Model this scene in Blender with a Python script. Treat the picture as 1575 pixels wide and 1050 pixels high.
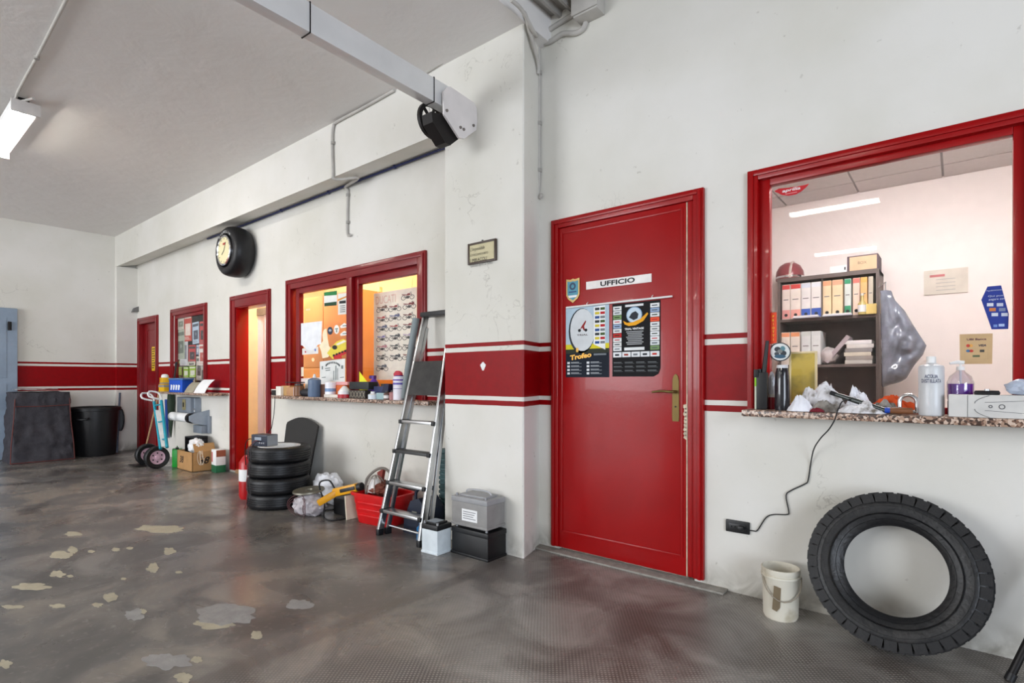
import bpy, bmesh, math, random
from mathutils import Vector, Matrix, noise
R = random.Random(7)
scene = bpy.context.scene
for o in list(bpy.data.objects): bpy.data.objects.remove(o)
COL = scene.collection
# ------------------------------------------------------------ camera
FPX, CX, HY, H = 840.0, 787.5, 582.0, 1.13
TH = math.atan(FPX / 1027.5); S, C = math.sin(TH), math.cos(TH)
cam = bpy.data.cameras.new('camera'); camo = bpy.data.objects.new('camera', cam); COL.objects.link(camo)
cam.sensor_width = 36; cam.lens = FPX / 1575 * 36; cam.shift_y = (HY - 525) / 1575; cam.clip_start = .05
camo.location = (0, 0, H); camo.rotation_euler = (math.pi / 2, 0, TH); scene.camera = camo
# ------------------------------------------------------------ world, daylight, exposure
w = bpy.data.worlds.new('sky'); scene.world = w; w.use_nodes = True
w.node_tree.nodes['Background'].inputs[0].default_value = (.75, .86, 1, 1)
w.node_tree.nodes['Background'].inputs[1].default_value = 1.0
vs = scene.view_settings; vs.view_transform = 'Standard'; vs.look = 'None'; vs.gamma = 1; vs.use_curve_mapping = False; vs.exposure = 0.38
def area(name, loc, rot, sx, sy, power, col):
    l = bpy.data.lights.new(name, 'AREA'); l.shape = 'RECTANGLE'; l.size = sx; l.size_y = sy; l.energy = power; l.color = col
    o = bpy.data.objects.new(name, l); COL.objects.link(o); o.location = loc; o.rotation_euler = rot; return o
area('daylight_gate', (4.45, -2.0, 1.6), (math.pi/2, 0, math.pi/2), 4.2, 2.8, 260, (.80, .88, 1))      # open gate at the end wall
area('daylight_front', (-6.6, -6.4, 1.9), (math.pi/2, 0, 0), 6.0, 2.2, 330, (.93, .96, 1))              # front openings
# ------------------------------------------------------------ pixel -> place
def PY(x, y, Y):
    t = (x-CX)/FPX; d = Y/(t*S+C); return Vector((d*(t*C-S), Y, H-(y-HY)/FPX*d))
def PF(x, y, z=0):
    t = (x-CX)/FPX; d = FPX*(H-z)/(y-HY); return Vector((d*(t*C-S), d*(t*S+C), z))
def PX(x, y, X):
    t = (x-CX)/FPX; d = X/(t*C-S); return Vector((X, d*(t*S+C), H-(y-HY)/FPX*d))
# ------------------------------------------------------------ materials
def lin(c):
    def f(v):
        v /= 255.0
        return v/12.92 if v <= .04045 else ((v+.055)/1.055)**2.4
    return (f(c[0]), f(c[1]), f(c[2]), 1)
M = {}
def mat(name, col, rough=.5, metal=0, var=.08, scale=12, bump=0, bscale=None, spec=.5, trans=0, coat=0, emit=None, es=0, alpha=1, ior=1.45, col2=None, thr=(.4,.6), det=4):
    if name in M: return M[name]
    m = bpy.data.materials.new(name); m.use_nodes = True; nt = m.node_tree; b = nt.nodes['Principled BSDF']
    L = nt.links; c = lin(col)
    tc = nt.nodes.new('ShaderNodeTexCoord')
    n = nt.nodes.new('ShaderNodeTexNoise'); n.inputs['Scale'].default_value = scale; n.inputs['Detail'].default_value = det
    L.new(tc.outputs['Object'], n.inputs['Vector'])
    r = nt.nodes.new('ShaderNodeValToRGB')
    if col2:
        r.color_ramp.elements[0].position, r.color_ramp.elements[1].position = thr
        r.color_ramp.elements[0].color = c; r.color_ramp.elements[1].color = lin(col2)
    else:
        r.color_ramp.elements[0].position, r.color_ramp.elements[1].position = .3, .7
        r.color_ramp.elements[0].color = tuple(v*(1-var) for v in c[:3])+(1,); r.color_ramp.elements[1].color = tuple(min(1, v*(1+var)) for v in c[:3])+(1,)
    L.new(n.outputs['Fac'], r.inputs['Fac']); L.new(r.outputs['Color'], b.inputs['Base Color'])
    b.inputs['Roughness'].default_value = rough; b.inputs['Metallic'].default_value = metal
    b.inputs['Specular IOR Level'].default_value = spec; b.inputs['IOR'].default_value = ior
    b.inputs['Transmission Weight'].default_value = trans; b.inputs['Coat Weight'].default_value = coat; b.inputs['Alpha'].default_value = alpha
    if emit: b.inputs['Emission Color'].default_value = lin(emit); b.inputs['Emission Strength'].default_value = es
    if bump:
        n2 = nt.nodes.new('ShaderNodeTexNoise'); n2.inputs['Scale'].default_value = bscale or scale*3; n2.inputs['Detail'].default_value = 5
        L.new(tc.outputs['Object'], n2.inputs['Vector'])
        bp = nt.nodes.new('ShaderNodeBump'); bp.inputs['Strength'].default_value = bump; bp.inputs['Distance'].default_value = .01
        L.new(n2.outputs['Fac'], bp.inputs['Height']); L.new(bp.outputs['Normal'], b.inputs['Normal'])
    M[name] = m; return m
def clear(name, tint=(255,255,255), refl=1.0, rough=.02, film=0.0, ior=1.5):
    """thin clear pane / film: see-through with Fresnel reflection"""
    if name in M: return M[name]
    m = bpy.data.materials.new(name); m.use_nodes = True; nt = m.node_tree; nt.nodes.clear(); L = nt.links
    out = nt.nodes.new('ShaderNodeOutputMaterial'); tr = nt.nodes.new('ShaderNodeBsdfTransparent'); gl = nt.nodes.new('ShaderNodeBsdfGlossy')
    fr = nt.nodes.new('ShaderNodeFresnel'); fr.inputs['IOR'].default_value = ior
    mx = nt.nodes.new('ShaderNodeMixShader'); tr.inputs[0].default_value = lin(tint); gl.inputs['Roughness'].default_value = rough
    mu = nt.nodes.new('ShaderNodeMath'); mu.operation = 'MULTIPLY_ADD'; mu.inputs[1].default_value = refl; mu.inputs[2].default_value = film
    gb = nt.nodes.new('ShaderNodeNewGeometry'); ff = nt.nodes.new('ShaderNodeMath'); ff.operation = 'SUBTRACT'; ff.inputs[0].default_value = 1; L.new(gb.outputs['Backfacing'], ff.inputs[1])
    fm = nt.nodes.new('ShaderNodeMath'); fm.operation = 'MULTIPLY'; L.new(fr.outputs[0], fm.inputs[0]); L.new(ff.outputs[0], fm.inputs[1])
    L.new(fm.outputs[0], mu.inputs[0]); L.new(mu.outputs[0], mx.inputs[0]); L.new(tr.outputs[0], mx.inputs[1]); L.new(gl.outputs[0], mx.inputs[2]); L.new(mx.outputs[0], out.inputs[0])
    M[name] = m; return m
def node(nt, t, **kw):
    n = nt.nodes.new(t)
    for k, v in kw.items():
        if k.startswith('i_'): n.inputs[k[2:].replace('_', ' ')].default_value = v
        else: setattr(n, k, v)
    return n
def mixc(nt, fac, a, b, bt='MIX'):
    n = nt.nodes.new('ShaderNodeMix'); n.data_type = 'RGBA'; n.blend_type = bt
    for sock, v in ((n.inputs[0], fac), (n.inputs[6], a), (n.inputs[7], b)):
        if hasattr(v, 'is_output'): nt.links.new(v, sock)
        else: sock.default_value = v
    return n.outputs[2]
def ramp(nt, fac, stops, interp='LINEAR'):
    r = nt.nodes.new('ShaderNodeValToRGB'); cr = r.color_ramp; cr.interpolation = interp
    while len(cr.elements) < len(stops): cr.elements.new(.5)
    for e, (p, c) in zip(cr.elements, stops): e.position = p; e.color = c if len(c) == 4 else tuple(c)+(1,)
    nt.links.new(fac, r.inputs[0]); return r.outputs[0]
G = lambda v: (v, v, v, 1)
ZS = (.953, .985, 1.012, 1.312, 1.343, 1.370)
def wall_mat(name, stripes=True, white=(226,223,217)):
    m = bpy.data.materials.new(name); m.use_nodes = True; nt = m.node_tree; L = nt.links; b = nt.nodes['Principled BSDF']
    geo = node(nt, 'ShaderNodeNewGeometry'); sx = node(nt, 'ShaderNodeSeparateXYZ'); L.new(geo.outputs['Position'], sx.inputs[0])
    n1 = node(nt, 'ShaderNodeTexNoise', i_Scale=1.3, i_Detail=6.0); n2 = node(nt, 'ShaderNodeTexNoise', i_Scale=22.0, i_Detail=6.0)
    n3 = node(nt, 'ShaderNodeTexNoise', i_Scale=5.0, i_Detail=8.0, i_Distortion=1.2)
    for n in (n1, n2, n3): L.new(geo.outputs['Position'], n.inputs['Vector'])
    wc = lin(white)
    base = mixc(nt, ramp(nt, n1.outputs['Fac'], [(.35, G(0)), (.7, G(1))]), wc, lin((white[0]-14, white[1]-14, white[2]-18)))
    # scuffs and hairline cracks
    vor = node(nt, 'ShaderNodeTexVoronoi', feature='DISTANCE_TO_EDGE', i_Scale=1.1)
    nd = node(nt, 'ShaderNodeVectorMath', operation='MULTIPLY_ADD'); nd.inputs[1].default_value = (.5, .5, .5)
    L.new(n3.outputs['Color'], nd.inputs[0]); L.new(geo.outputs['Position'], nd.inputs[2]); L.new(nd.outputs[0], vor.inputs['Vector'])
    ck = ramp(nt, vor.outputs['Distance'], [(0, G(1)), (.006, G(0))])
    gate = ramp(nt, n1.outputs['Fac'], [(.58, G(0)), (.64, G(.4))])
    mm = node(nt, 'ShaderNodeMath', operation='MULTIPLY'); L.new(ck, mm.inputs[0]); L.new(gate, mm.inputs[1])
    base = mixc(nt, mm.outputs[0], base, lin((120,112,104)))
    sp = ramp(nt, n2.outputs['Fac'], [(.70, G(0)), (.76, G(.4))])
    base = mixc(nt, sp, base, lin((150,143,132)))
    # grime along the foot of the wall
    lo = node(nt, 'ShaderNodeMapRange'); L.new(sx.outputs[2], lo.inputs[0]); lo.inputs[1].default_value = 0; lo.inputs[2].default_value = .16; lo.inputs[3].default_value = 1; lo.inputs[4].default_value = 0
    mg = node(nt, 'ShaderNodeMath', operation='MULTIPLY'); L.new(lo.outputs[0], mg.inputs[0]); L.new(ramp(nt, n3.outputs['Fac'], [(.4, G(0)), (.62, G(.8))]), mg.inputs[1])
    base = mixc(nt, mg.outputs[0], base, lin((128,122,110)))
    rough = None
    if stripes:
        wob = node(nt, 'ShaderNodeMath', operation='MULTIPLY_ADD'); L.new(n3.outputs['Fac'], wob.inputs[0]); wob.inputs[1].default_value = .004; L.new(sx.outputs[2], wob.inputs[2])
        dv = node(nt, 'ShaderNodeMapRange'); L.new(wob.outputs[0], dv.inputs[0]); dv.inputs[1].default_value = .92; dv.inputs[2].default_value = 1.42   # the ramp spans just the painted bands
        z = [(v+.002-.92)/.5 for v in ZS]
        mk = ramp(nt, dv.outputs[0], [(0, G(0)), (z[0], G(1)), (z[1], G(0)), (z[2], G(1)), (z[3], G(0)), (z[4], G(1)), (z[5], G(0))], 'CONSTANT')
        red = mixc(nt, ramp(nt, n2.outputs['Fac'], [(.3, G(0)), (.7, G(1))]), lin((142,2,10)), lin((132,4,10)))
        base = mixc(nt, mk, base, red)
        rr = node(nt, 'ShaderNodeMapRange'); L.new(mk, rr.inputs[0]); rr.inputs[3].default_value = .75; rr.inputs[4].default_value = .38
        b.inputs['Specular IOR Level'].default_value = .14
        L.new(rr.outputs[0], b.inputs['Roughness'])
    else: b.inputs['Roughness'].default_value = .8
    L.new(base, b.inputs['Base Color'])
    bp = node(nt, 'ShaderNodeBump', i_Strength=.25, i_Distance=.006); L.new(n3.outputs['Fac'], bp.inputs['Height'])
    bp2 = node(nt, 'ShaderNodeBump', i_Strength=.12, i_Distance=.003); L.new(n2.outputs['Fac'], bp2.inputs['Height']); L.new(bp.outputs[0], bp2.inputs['Normal'])
    L.new(bp2.outputs[0], b.inputs['Normal']); M[name] = m; return m
def ceiling_mat():
    m = bpy.data.materials.new('ceiling_plaster'); m.use_nodes = True; nt = m.node_tree; L = nt.links; b = nt.nodes['Principled BSDF']
    geo = node(nt, 'ShaderNodeNewGeometry')
    n1 = node(nt, 'ShaderNodeTexNoise', i_Scale=.9, i_Detail=5.0); n2 = node(nt, 'ShaderNodeTexNoise', i_Scale=4.0, i_Detail=8.0, i_Distortion=.3)
    for n in (n1, n2): L.new(geo.outputs['Position'], n.inputs['Vector'])
    L.new(mixc(nt, n1.outputs['Fac'], lin((222,218,215)), lin((230,227,224))), b.inputs['Base Color']); b.inputs['Roughness'].default_value = .6
    bp = node(nt, 'ShaderNodeBump', i_Strength=.35, i_Distance=.03); L.new(n2.outputs['Fac'], bp.inputs['Height']); L.new(bp.outputs[0], b.inputs['Normal']); return m
def floor_mat():
    m = bpy.data.materials.new('concrete_floor'); m.use_nodes = True; nt = m.node_tree; L = nt.links; b = nt.nodes['Principled BSDF']
    geo = node(nt, 'ShaderNodeNewGeometry'); P = geo.outputs['Position']; sx = node(nt, 'ShaderNodeSeparateXYZ'); L.new(P, sx.inputs[0])
    def N(s, d, ds=0):
        n = node(nt, 'ShaderNodeTexNoise', i_Scale=s, i_Detail=d, i_Distortion=ds); L.new(P, n.inputs['Vector']); return n.outputs['Fac']
    big, mid, fine, st = N(.7, 5.0, .6), N(2.6, 7.0, .8), N(30, 6.0), N(1.6, 6.0, 1.0)
    c = mixc(nt, ramp(nt, big, [(.35, G(0)), (.65, G(1))]), lin((146,142,138)), lin((154,143,130)))
    c = mixc(nt, ramp(nt, mid, [(.40, G(0)), (.58, G(.9))]), c, lin((98,96,95)))
    c = mixc(nt, ramp(nt, st, [(.52, G(0)), (.66, G(.8))]), c, lin((66,62,60)))
    c = mixc(nt, ramp(nt, N(.45, 4.0, .5), [(.48, G(0)), (.6, G(.5))]), c, lin((78,75,73)))
    c = mixc(nt, ramp(nt, fine, [(.58, G(0)), (.75, G(.35))]), c, lin((170,164,156)))
    # dark joint band in the screed
    jn = node(nt, 'ShaderNodeMath', operation='MULTIPLY_ADD'); L.new(sx.outputs[0], jn.inputs[0]); jn.inputs[1].default_value = -.10; L.new(sx.outputs[0], jn.inputs[2])
    # moulded tread pattern on the paler slab by the office door
    mask = node(nt, 'ShaderNodeMapRange'); L.new(sx.outputs[0], mask.inputs[0]); mask.inputs[1].default_value = -2.35; mask.inputs[2].default_value = -1.55; mask.inputs[3].default_value = 0; mask.inputs[4].default_value = 1
    def W(rot):
        mp = node(nt, 'ShaderNodeMapping'); mp.inputs['Rotation'].default_value = (0, 0, rot); L.new(P, mp.inputs['Vector'])
        wv = node(nt, 'ShaderNodeTexWave', i_Scale=22.0); L.new(mp.outputs[0], wv.inputs['Vector']); return wv.outputs['Fac']
    mx = node(nt, 'ShaderNodeMath', operation='MULTIPLY'); L.new(W(.95), mx.inputs[0]); L.new(W(-.62), mx.inputs[1])
    tr = node(nt, 'ShaderNodeMath', operation='MULTIPLY'); L.new(mx.outputs[0], tr.inputs[0]); L.new(mask.outputs[0], tr.inputs[1])
    slab = mixc(nt, ramp(nt, mid, [(.38, G(0)), (.62, G(.95))]), lin((146,142,136)), lin((92,86,82)))
    slab = mixc(nt, ramp(nt, st, [(.50, G(0)), (.64, G(.8))]), slab, lin((74,64,58)))
    c = mixc(nt, mask.outputs[0], c, slab)
    t2 = node(nt, 'ShaderNodeMath', operation='MULTIPLY'); L.new(tr.outputs[0], t2.inputs[0]); L.new(ramp(nt, big, [(.35, G(.15)), (.6, G(.8))]), t2.inputs[1])
    c = mixc(nt, t2.outputs[0], c, lin((184,178,170)))
    jd = node(nt, 'ShaderNodeMath', operation='ADD'); jd.inputs[1].default_value = 2.18; L.new(sx.outputs[0], jd.inputs[0])
    ja = node(nt, 'ShaderNodeMath', operation='ABSOLUTE'); L.new(jd.outputs[0], ja.inputs[0])
    c = mixc(nt, ramp(nt, ja.outputs[0], [(.03, G(.6)), (.06, G(0))]), c, lin((90,84,80)))
    L.new(c, b.inputs['Base Color'])
    L.new(ramp(nt, mid, [(.3, G(.18)), (.7, G(.38))]), b.inputs['Roughness'])
    b1 = node(nt, 'ShaderNodeBump', i_Strength=.5, i_Distance=.002); L.new(tr.outputs[0], b1.inputs['Height'])
    b2 = node(nt, 'ShaderNodeBump', i_Strength=.10, i_Distance=.006); L.new(mid, b2.inputs['Height']); L.new(b1.outputs[0], b2.inputs['Normal']); L.new(b2.outputs[0], b.inputs['Normal'])
    return m
def granite_mat():
    m = bpy.data.materials.new('granite'); m.use_nodes = True; nt = m.node_tree; L = nt.links; b = nt.nodes['Principled BSDF']
    geo = node(nt, 'ShaderNodeNewGeometry'); v = node(nt, 'ShaderNodeTexVoronoi', i_Scale=110.0); L.new(geo.outputs['Position'], v.inputs['Vector'])
    s = node(nt, 'ShaderNodeSeparateColor'); L.new(v.outputs['Color'], s.inputs[0])
    L.new(ramp(nt, s.outputs[0], [(0, lin((70,52,44))), (.3, lin((170,140,120))), (.55, lin((205,182,165))), (.8, lin((120,90,75)))], 'CONSTANT'), b.inputs['Base Color'])
    b.inputs['Roughness'].default_value = .3; M['granite'] = m; return m
wall_mat('wall_paint'); wall_mat('wall_plain', False); granite_mat()
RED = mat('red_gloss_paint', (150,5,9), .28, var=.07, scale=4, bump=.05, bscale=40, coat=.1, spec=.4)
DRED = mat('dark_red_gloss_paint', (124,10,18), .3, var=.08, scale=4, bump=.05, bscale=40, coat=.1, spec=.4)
WHITE = mat('white_plastic', (232,232,230), .45); BLACK = mat('black_plastic', (24,24,26), .45); RUB = mat('black_rubber', (20,20,23), .45, bump=.1, bscale=80)
ALU = mat('aluminium', (196,198,200), .28, 1, bump=.02); STEEL = mat('galvanised_steel', (205,206,208), .32, .85); DARKM = mat('dark_metal', (34,32,32), .45, .6)
CARD = mat('cardboard', (176,134,86), .8); PAPER = mat('white_paper', (236,236,236), .8, var=.03); CHROME = mat('chrome', (225,225,228), .1, 1)
GREYC = mat('grey_conduit', (186,182,176), .6); BRASS = mat('aged_brass', (112,94,54), .5, .7); GREY = mat('grey_painted_metal', (128,136,146), .45)
INK = mat('black_ink', (22,22,24), .7)
GLASS = clear('window_glass')
# ------------------------------------------------------------ mesh builder
class MB:
    def __init__(s): s.v = []; s.f = []; s.m = []; s.mi = 0
    def add(s, vs, fs):
        n = len(s.v); s.v += [Vector(v) for v in vs]; s.f += [tuple(i+n for i in f) for f in fs]; s.m += [s.mi]*len(fs); return s
    def box(s, x0, x1, y0, y1, z0, z1, mtx=None, bev=0):
        x0, x1 = min(x0,x1), max(x0,x1); y0, y1 = min(y0,y1), max(y0,y1); z0, z1 = min(z0,z1), max(z0,z1)
        bm = bmesh.new(); bmesh.ops.create_cube(bm, size=1)
        for v in bm.verts: v.co = Vector((x0+(v.co.x+.5)*(x1-x0), y0+(v.co.y+.5)*(y1-y0), z0+(v.co.z+.5)*(z1-z0)))
        if bev: bmesh.ops.bevel(bm, geom=list(bm.edges), offset=min(bev, .49*min(x1-x0, y1-y0, z1-z0)), segments=2, profile=.6, affect='EDGES')
        bm.normal_update(); bm.verts.index_update()
        vs = [(mtx @ v.co) if mtx else v.co.copy() for v in bm.verts]; fs = [[v.index for v in f.verts] for f in bm.faces]; bm.free(); return s.add(vs, fs)
    def bar(s, p, q, wx, wz, up=Vector((0,0,1)), bev=0):
        p, q = Vector(p), Vector(q); d = (q-p); L = d.length; d.normalize(); x = d.cross(up)
        if x.length < 1e-4: x = d.cross(Vector((0,1,0)))
        x.normalize(); u = x.cross(d); m = Matrix((x, d, u)).transposed().to_4x4(); m.translation = p
        return s.box(-wx/2, wx/2, 0, L, -wz/2, wz/2, m, bev)
    def tube(s, pts, r, seg=8, smooth=0, cap=True):
        pts = [Vector(p) for p in pts]
        if smooth and len(pts) > 2:
            out = []
            for i in range(len(pts)-1):
                p0, p1, p2, p3 = pts[max(i-1,0)], pts[i], pts[i+1], pts[min(i+2, len(pts)-1)]
                for k in range(smooth):
                    t = k/smooth; out.append(.5*((2*p1)+(p2-p0)*t+(2*p0-5*p1+4*p2-p3)*t*t+(3*p1-p0-3*p2+p3)*t**3))
            pts = out+[pts[-1]]
        rs = r if isinstance(r, (list, tuple)) else [r]*len(pts)
        if len(rs) != len(pts): rs = [rs[0]+(rs[-1]-rs[0])*i/(len(pts)-1) for i in range(len(pts))]
        vs, fs = [], []; n = None
        for i, p in enumerate(pts):
            d = (pts[min(i+1, len(pts)-1)]-pts[max(i-1,0)])
            d = d.normalized() if d.length > 1e-9 else Vector((0,0,1))
            if n is None: n = d.orthogonal().normalized()
            n = (n-d*n.dot(d)); n = n.normalized() if n.length > 1e-6 else d.orthogonal().normalized()
            b = d.cross(n)
            for k in range(seg):
                a = 2*math.pi*k/seg; vs.append(p+(n*math.cos(a)+b*math.sin(a))*rs[i])
        for i in range(len(pts)-1):
            for k in range(seg): fs.append((i*seg+k, i*seg+(k+1)%seg, (i+1)*seg+(k+1)%seg, (i+1)*seg+k))
        if cap: fs.append(tuple(range(seg))[::-1]); fs.append(tuple((len(pts)-1)*seg+k for k in range(seg)))
        return s.add(vs, fs)
    def lathe(s, prof, seg=24, mtx=None, close=False, sx=1, sy=1):
        vs, fs = [], []; n = len(prof)
        for r, z in prof:
            for k in range(seg):
                a = 2*math.pi*k/seg; p = Vector((max(r, 1e-5)*math.cos(a)*sx, max(r, 1e-5)*math.sin(a)*sy, z)); vs.append(mtx @ p if mtx else p)
        for i in range(n-1 + (1 if close else 0)):
            j = (i+1) % n
            for k in range(seg): fs.append((i*seg+k, i*seg+(k+1)%seg, j*seg+(k+1)%seg, j*seg+k))
        return s.add(vs, fs)
    def prism(s, poly, d0, d1, mtx=None):
        n = len(poly); vs = [Vector((x, y, d0)) for x, y in poly]+[Vector((x, y, d1)) for x, y in poly]
        if mtx: vs = [mtx @ v for v in vs]
        fs = [tuple(range(n))[::-1], tuple(range(n, 2*n))]+[(i, (i+1)%n, n+(i+1)%n, n+i) for i in range(n)]
        return s.add(vs, fs)
    def blob(s, c, rx, ry, rz, amp=.25, fr=2.2, seed=0, sub=4, flat=None, ridged=True):
        bm = bmesh.new(); bmesh.ops.create_icosphere(bm, subdivisions=sub, radius=1); c = Vector(c); vs = []
        for v in bm.verts:
            p = v.co.copy(); q = p*fr+Vector((seed*7.3, seed*3.1, seed*1.7))
            k = noise.noise(q)*.6+noise.noise(q*2.3)*.3
            if ridged: k += (.5-abs(noise.noise(q*3.1)))*.5-.12+(.5-abs(noise.noise(q*6.7)))*.2
            p = p*(1+amp*k); p = Vector((p.x*rx, p.y*ry, p.z*rz))+c
            if flat is not None and p.z < flat: p.z = flat
            vs.append(p)
        bm.verts.index_update(); fs = [[v.index for v in f.verts] for f in bm.faces]; bm.free(); return s.add(vs, fs)
def wm(o): return (o.parent.matrix_basis @ o.matrix_basis) if o.parent else o.matrix_basis.copy()
def build(name, mb, mats, parent=None, local=False, angle=38):
    me = bpy.data.meshes.new(name); vs = mb.v
    if parent is not None and not local:
        inv = wm(parent).inverted(); vs = [inv @ v for v in vs]
    me.from_pydata([tuple(v) for v in vs], [], mb.f)
    mats = mats if isinstance(mats, (list, tuple)) else [mats]
    for m in mats: me.materials.append(M[m] if isinstance(m, str) else m)
    me.polygons.foreach_set('material_index', mb.m)
    bm = bmesh.new(); bm.from_mesh(me); bmesh.ops.recalc_face_normals(bm, faces=bm.faces); bm.to_mesh(me); bm.free()
    me.polygons.foreach_set('use_smooth', [True]*len(me.polygons)); me.set_sharp_from_angle(angle=math.radians(angle)); me.update()
    o = bpy.data.objects.new(name, me); COL.objects.link(o)
    if parent is not None: o.parent = parent
    return o
def tag(o, label, cat, group=None):
    o['label'] = label; o['category'] = cat
    if group: o['group'] = group
    return o
def thing(name, label, cat, loc=(0,0,0), rz=0, group=None):
    o = bpy.data.objects.new(name, None); COL.objects.link(o); o.empty_display_size = .05
    o.location = loc; o.rotation_euler = (0, 0, rz); o.matrix_basis = Matrix.LocRotScale(Vector(loc), Matrix.Rotation(rz, 3, 'Z'), None)
    return tag(o, label, cat, group)
def solo(name, mb, mats, label, cat, group=None, angle=38):
    """a thing that is one mesh; origin at the middle of its base"""
    lo = Vector((min(v.x for v in mb.v), min(v.y for v in mb.v), min(v.z for v in mb.v))); hi = Vector((max(v.x for v in mb.v), max(v.y for v in mb.v), max(v.z for v in mb.v)))
    c = Vector(((lo.x+hi.x)/2, (lo.y+hi.y)/2, lo.z)); mb.v = [v-c for v in mb.v]
    o = build(name, mb, mats, angle=angle); o.location = c; o.matrix_basis = Matrix.Translation(c); return tag(o, label, cat, group)
def struct(name, mb, mats, angle=38):
    o = build(name, mb, mats, angle=angle); o['kind'] = 'structure'; return o
def sempty(name, loc):
    o = bpy.data.objects.new(name, None); COL.objects.link(o); o.location = loc; o.matrix_basis = Matrix.Translation(Vector(loc)); o['kind'] = 'structure'; return o
def dup(root, loc, rz=None, label=None):
    r = root.copy(); COL.objects.link(r); r.location = loc
    if rz is not None: r.rotation_euler = (0, 0, rz)
    if label: r['label'] = label
    for ch in root.children:
        c = ch.copy(); COL.objects.link(c); c.parent = r
        for g in ch.children: d = g.copy(); COL.objects.link(d); d.parent = c
    return r
XR, ZU, YN = Vector((1,0,0)), Vector((0,0,1)), Vector((0,-1,0))
def frame_m(o, r, u):
    r, u = Vector(r).normalized(), Vector(u).normalized(); n = r.cross(u); m = Matrix((r, u, n)).transposed().to_4x4(); m.translation = Vector(o); return m
def text(body, o, h, mt, parent, r=XR, u=ZU, width=None, align='CENTER', bold=0, name='lettering', ex=.0006, shear=0, local=False):
    cu = bpy.data.curves.new('t', 'FONT'); cu.body = body; cu.size = 1; cu.align_x = align; cu.align_y = 'CENTER'; cu.resolution_u = 3; cu.offset = bold; cu.shear = shear
    ob = bpy.data.objects.new('t', cu); COL.objects.link(ob); me = bpy.data.meshes.new_from_object(ob)
    vs = [v.co.copy() for v in me.vertices]; fs = [tuple(p.vertices) for p in me.polygons]
    bpy.data.objects.remove(ob); bpy.data.curves.remove(cu); bpy.data.meshes.remove(me)
    if not vs: return
    x0, x1 = min(v.x for v in vs), max(v.x for v in vs); y0, y1 = min(v.y for v in vs), max(v.y for v in vs)
    sy = h/(y1-y0); sx = (width/(x1-x0)) if width else sy; ox = (x0+x1)/2 if align == 'CENTER' else x0
    m = frame_m(o, r, u); mb = MB(); mb.add([m @ Vector(((v.x-ox)*sx, (v.y-(y0+y1)/2)*sy, ex)) for v in vs], fs)
    return build(name, mb, mt, parent, local=local)
def sheet(mb, o, r, u, x0, x1, y0, y1, t0=0, t=.0008):
    return mb.box(x0, x1, y0, y1, t0, t0+t, frame_m(o, r, u))
# ============================================================ STRUCTURE
D, XF, XN, ZC = 2.98, -10.28, 4.6, 3.36
mb = MB().box(XF-.2, XN+2, -6.6, D+.12, -.12, 0); floor = struct('floor', mb, floor_mat())
struct('ceiling', MB().box(XF-.1, -2.1, -6.5, D, ZC, ZC+.25), ceiling_mat())
mb = MB()
prof = []
x = -2.1
while x < XN:
    prof += [(x, 3.54), (x+.05, 3.54), (x+.062, 3.50), (x+.082, 3.50)]; x += .094
n = len(prof); mb.add([(x, -6.5, z) for x, z in prof]+[(x, D+.1, z) for x, z in prof], [(i, i+1, n+i+1, n+i) for i in range(n-1)])
mb.box(-2.1, XN, -6.5, D+.1, 3.56, 3.62); struct('ceiling_deck', mb, mat('ribbed_deck_paint', (170,166,160), .5, .2, bump=.2, bscale=25), angle=20)
def holed(X0, X1, Z0, Z1, Y0, Y1, holes):
    xs = sorted({X0, X1, *[h[0] for h in holes], *[h[1] for h in holes]}); zs = sorted({Z0, Z1, *[h[2] for h in holes], *[h[3] for h in holes]}); mb = MB()
    for a, b in zip(xs, xs[1:]):
        z0 = None
        for c, d in zip(zs, zs[1:]):
            inh = any(h[0] <= (a+b)/2 <= h[1] and h[2] <= (c+d)/2 <= h[3] for h in holes)
            if not inh and z0 is None: z0 = c
            if (inh or d == Z1) and z0 is not None: mb.box(a, b, Y0, Y1, z0, c if inh else d); z0 = None
    return mb
HOLES = [(-.80,.225,.96,2.172), (-2.035,-1.13,0,2.12), (-5.46,-3.37,.94,2.12), (-6.70,-5.94,0,2.04), (-8.66,-7.63,.93,2.03), (-10.04,-9.37,0,2.0)]
struct('wall_back', holed(XF-.2, XN, 0, 3.6, D, D+.10, HOLES), 'wall_paint')
struct('wall_left', MB().box(XF-.15, XF, -6.5, D+.1, 0, 3.5), 'wall_paint')
struct('wall_front', holed(XF-.15, XN+.1, 0, 3.6, -6.65, -6.5, [(-9.7,-3.5,.8,3.05)]), 'wall_plain')
m_ = holed(-6.5, D+.1, 0, 3.6, XN, XN+.15, [(-4.2,.2,0,3.05)]); m_.v = [Vector((v.y, v.x, v.z)) for v in m_.v]; struct('wall_right', m_, 'wall_plain')
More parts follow.
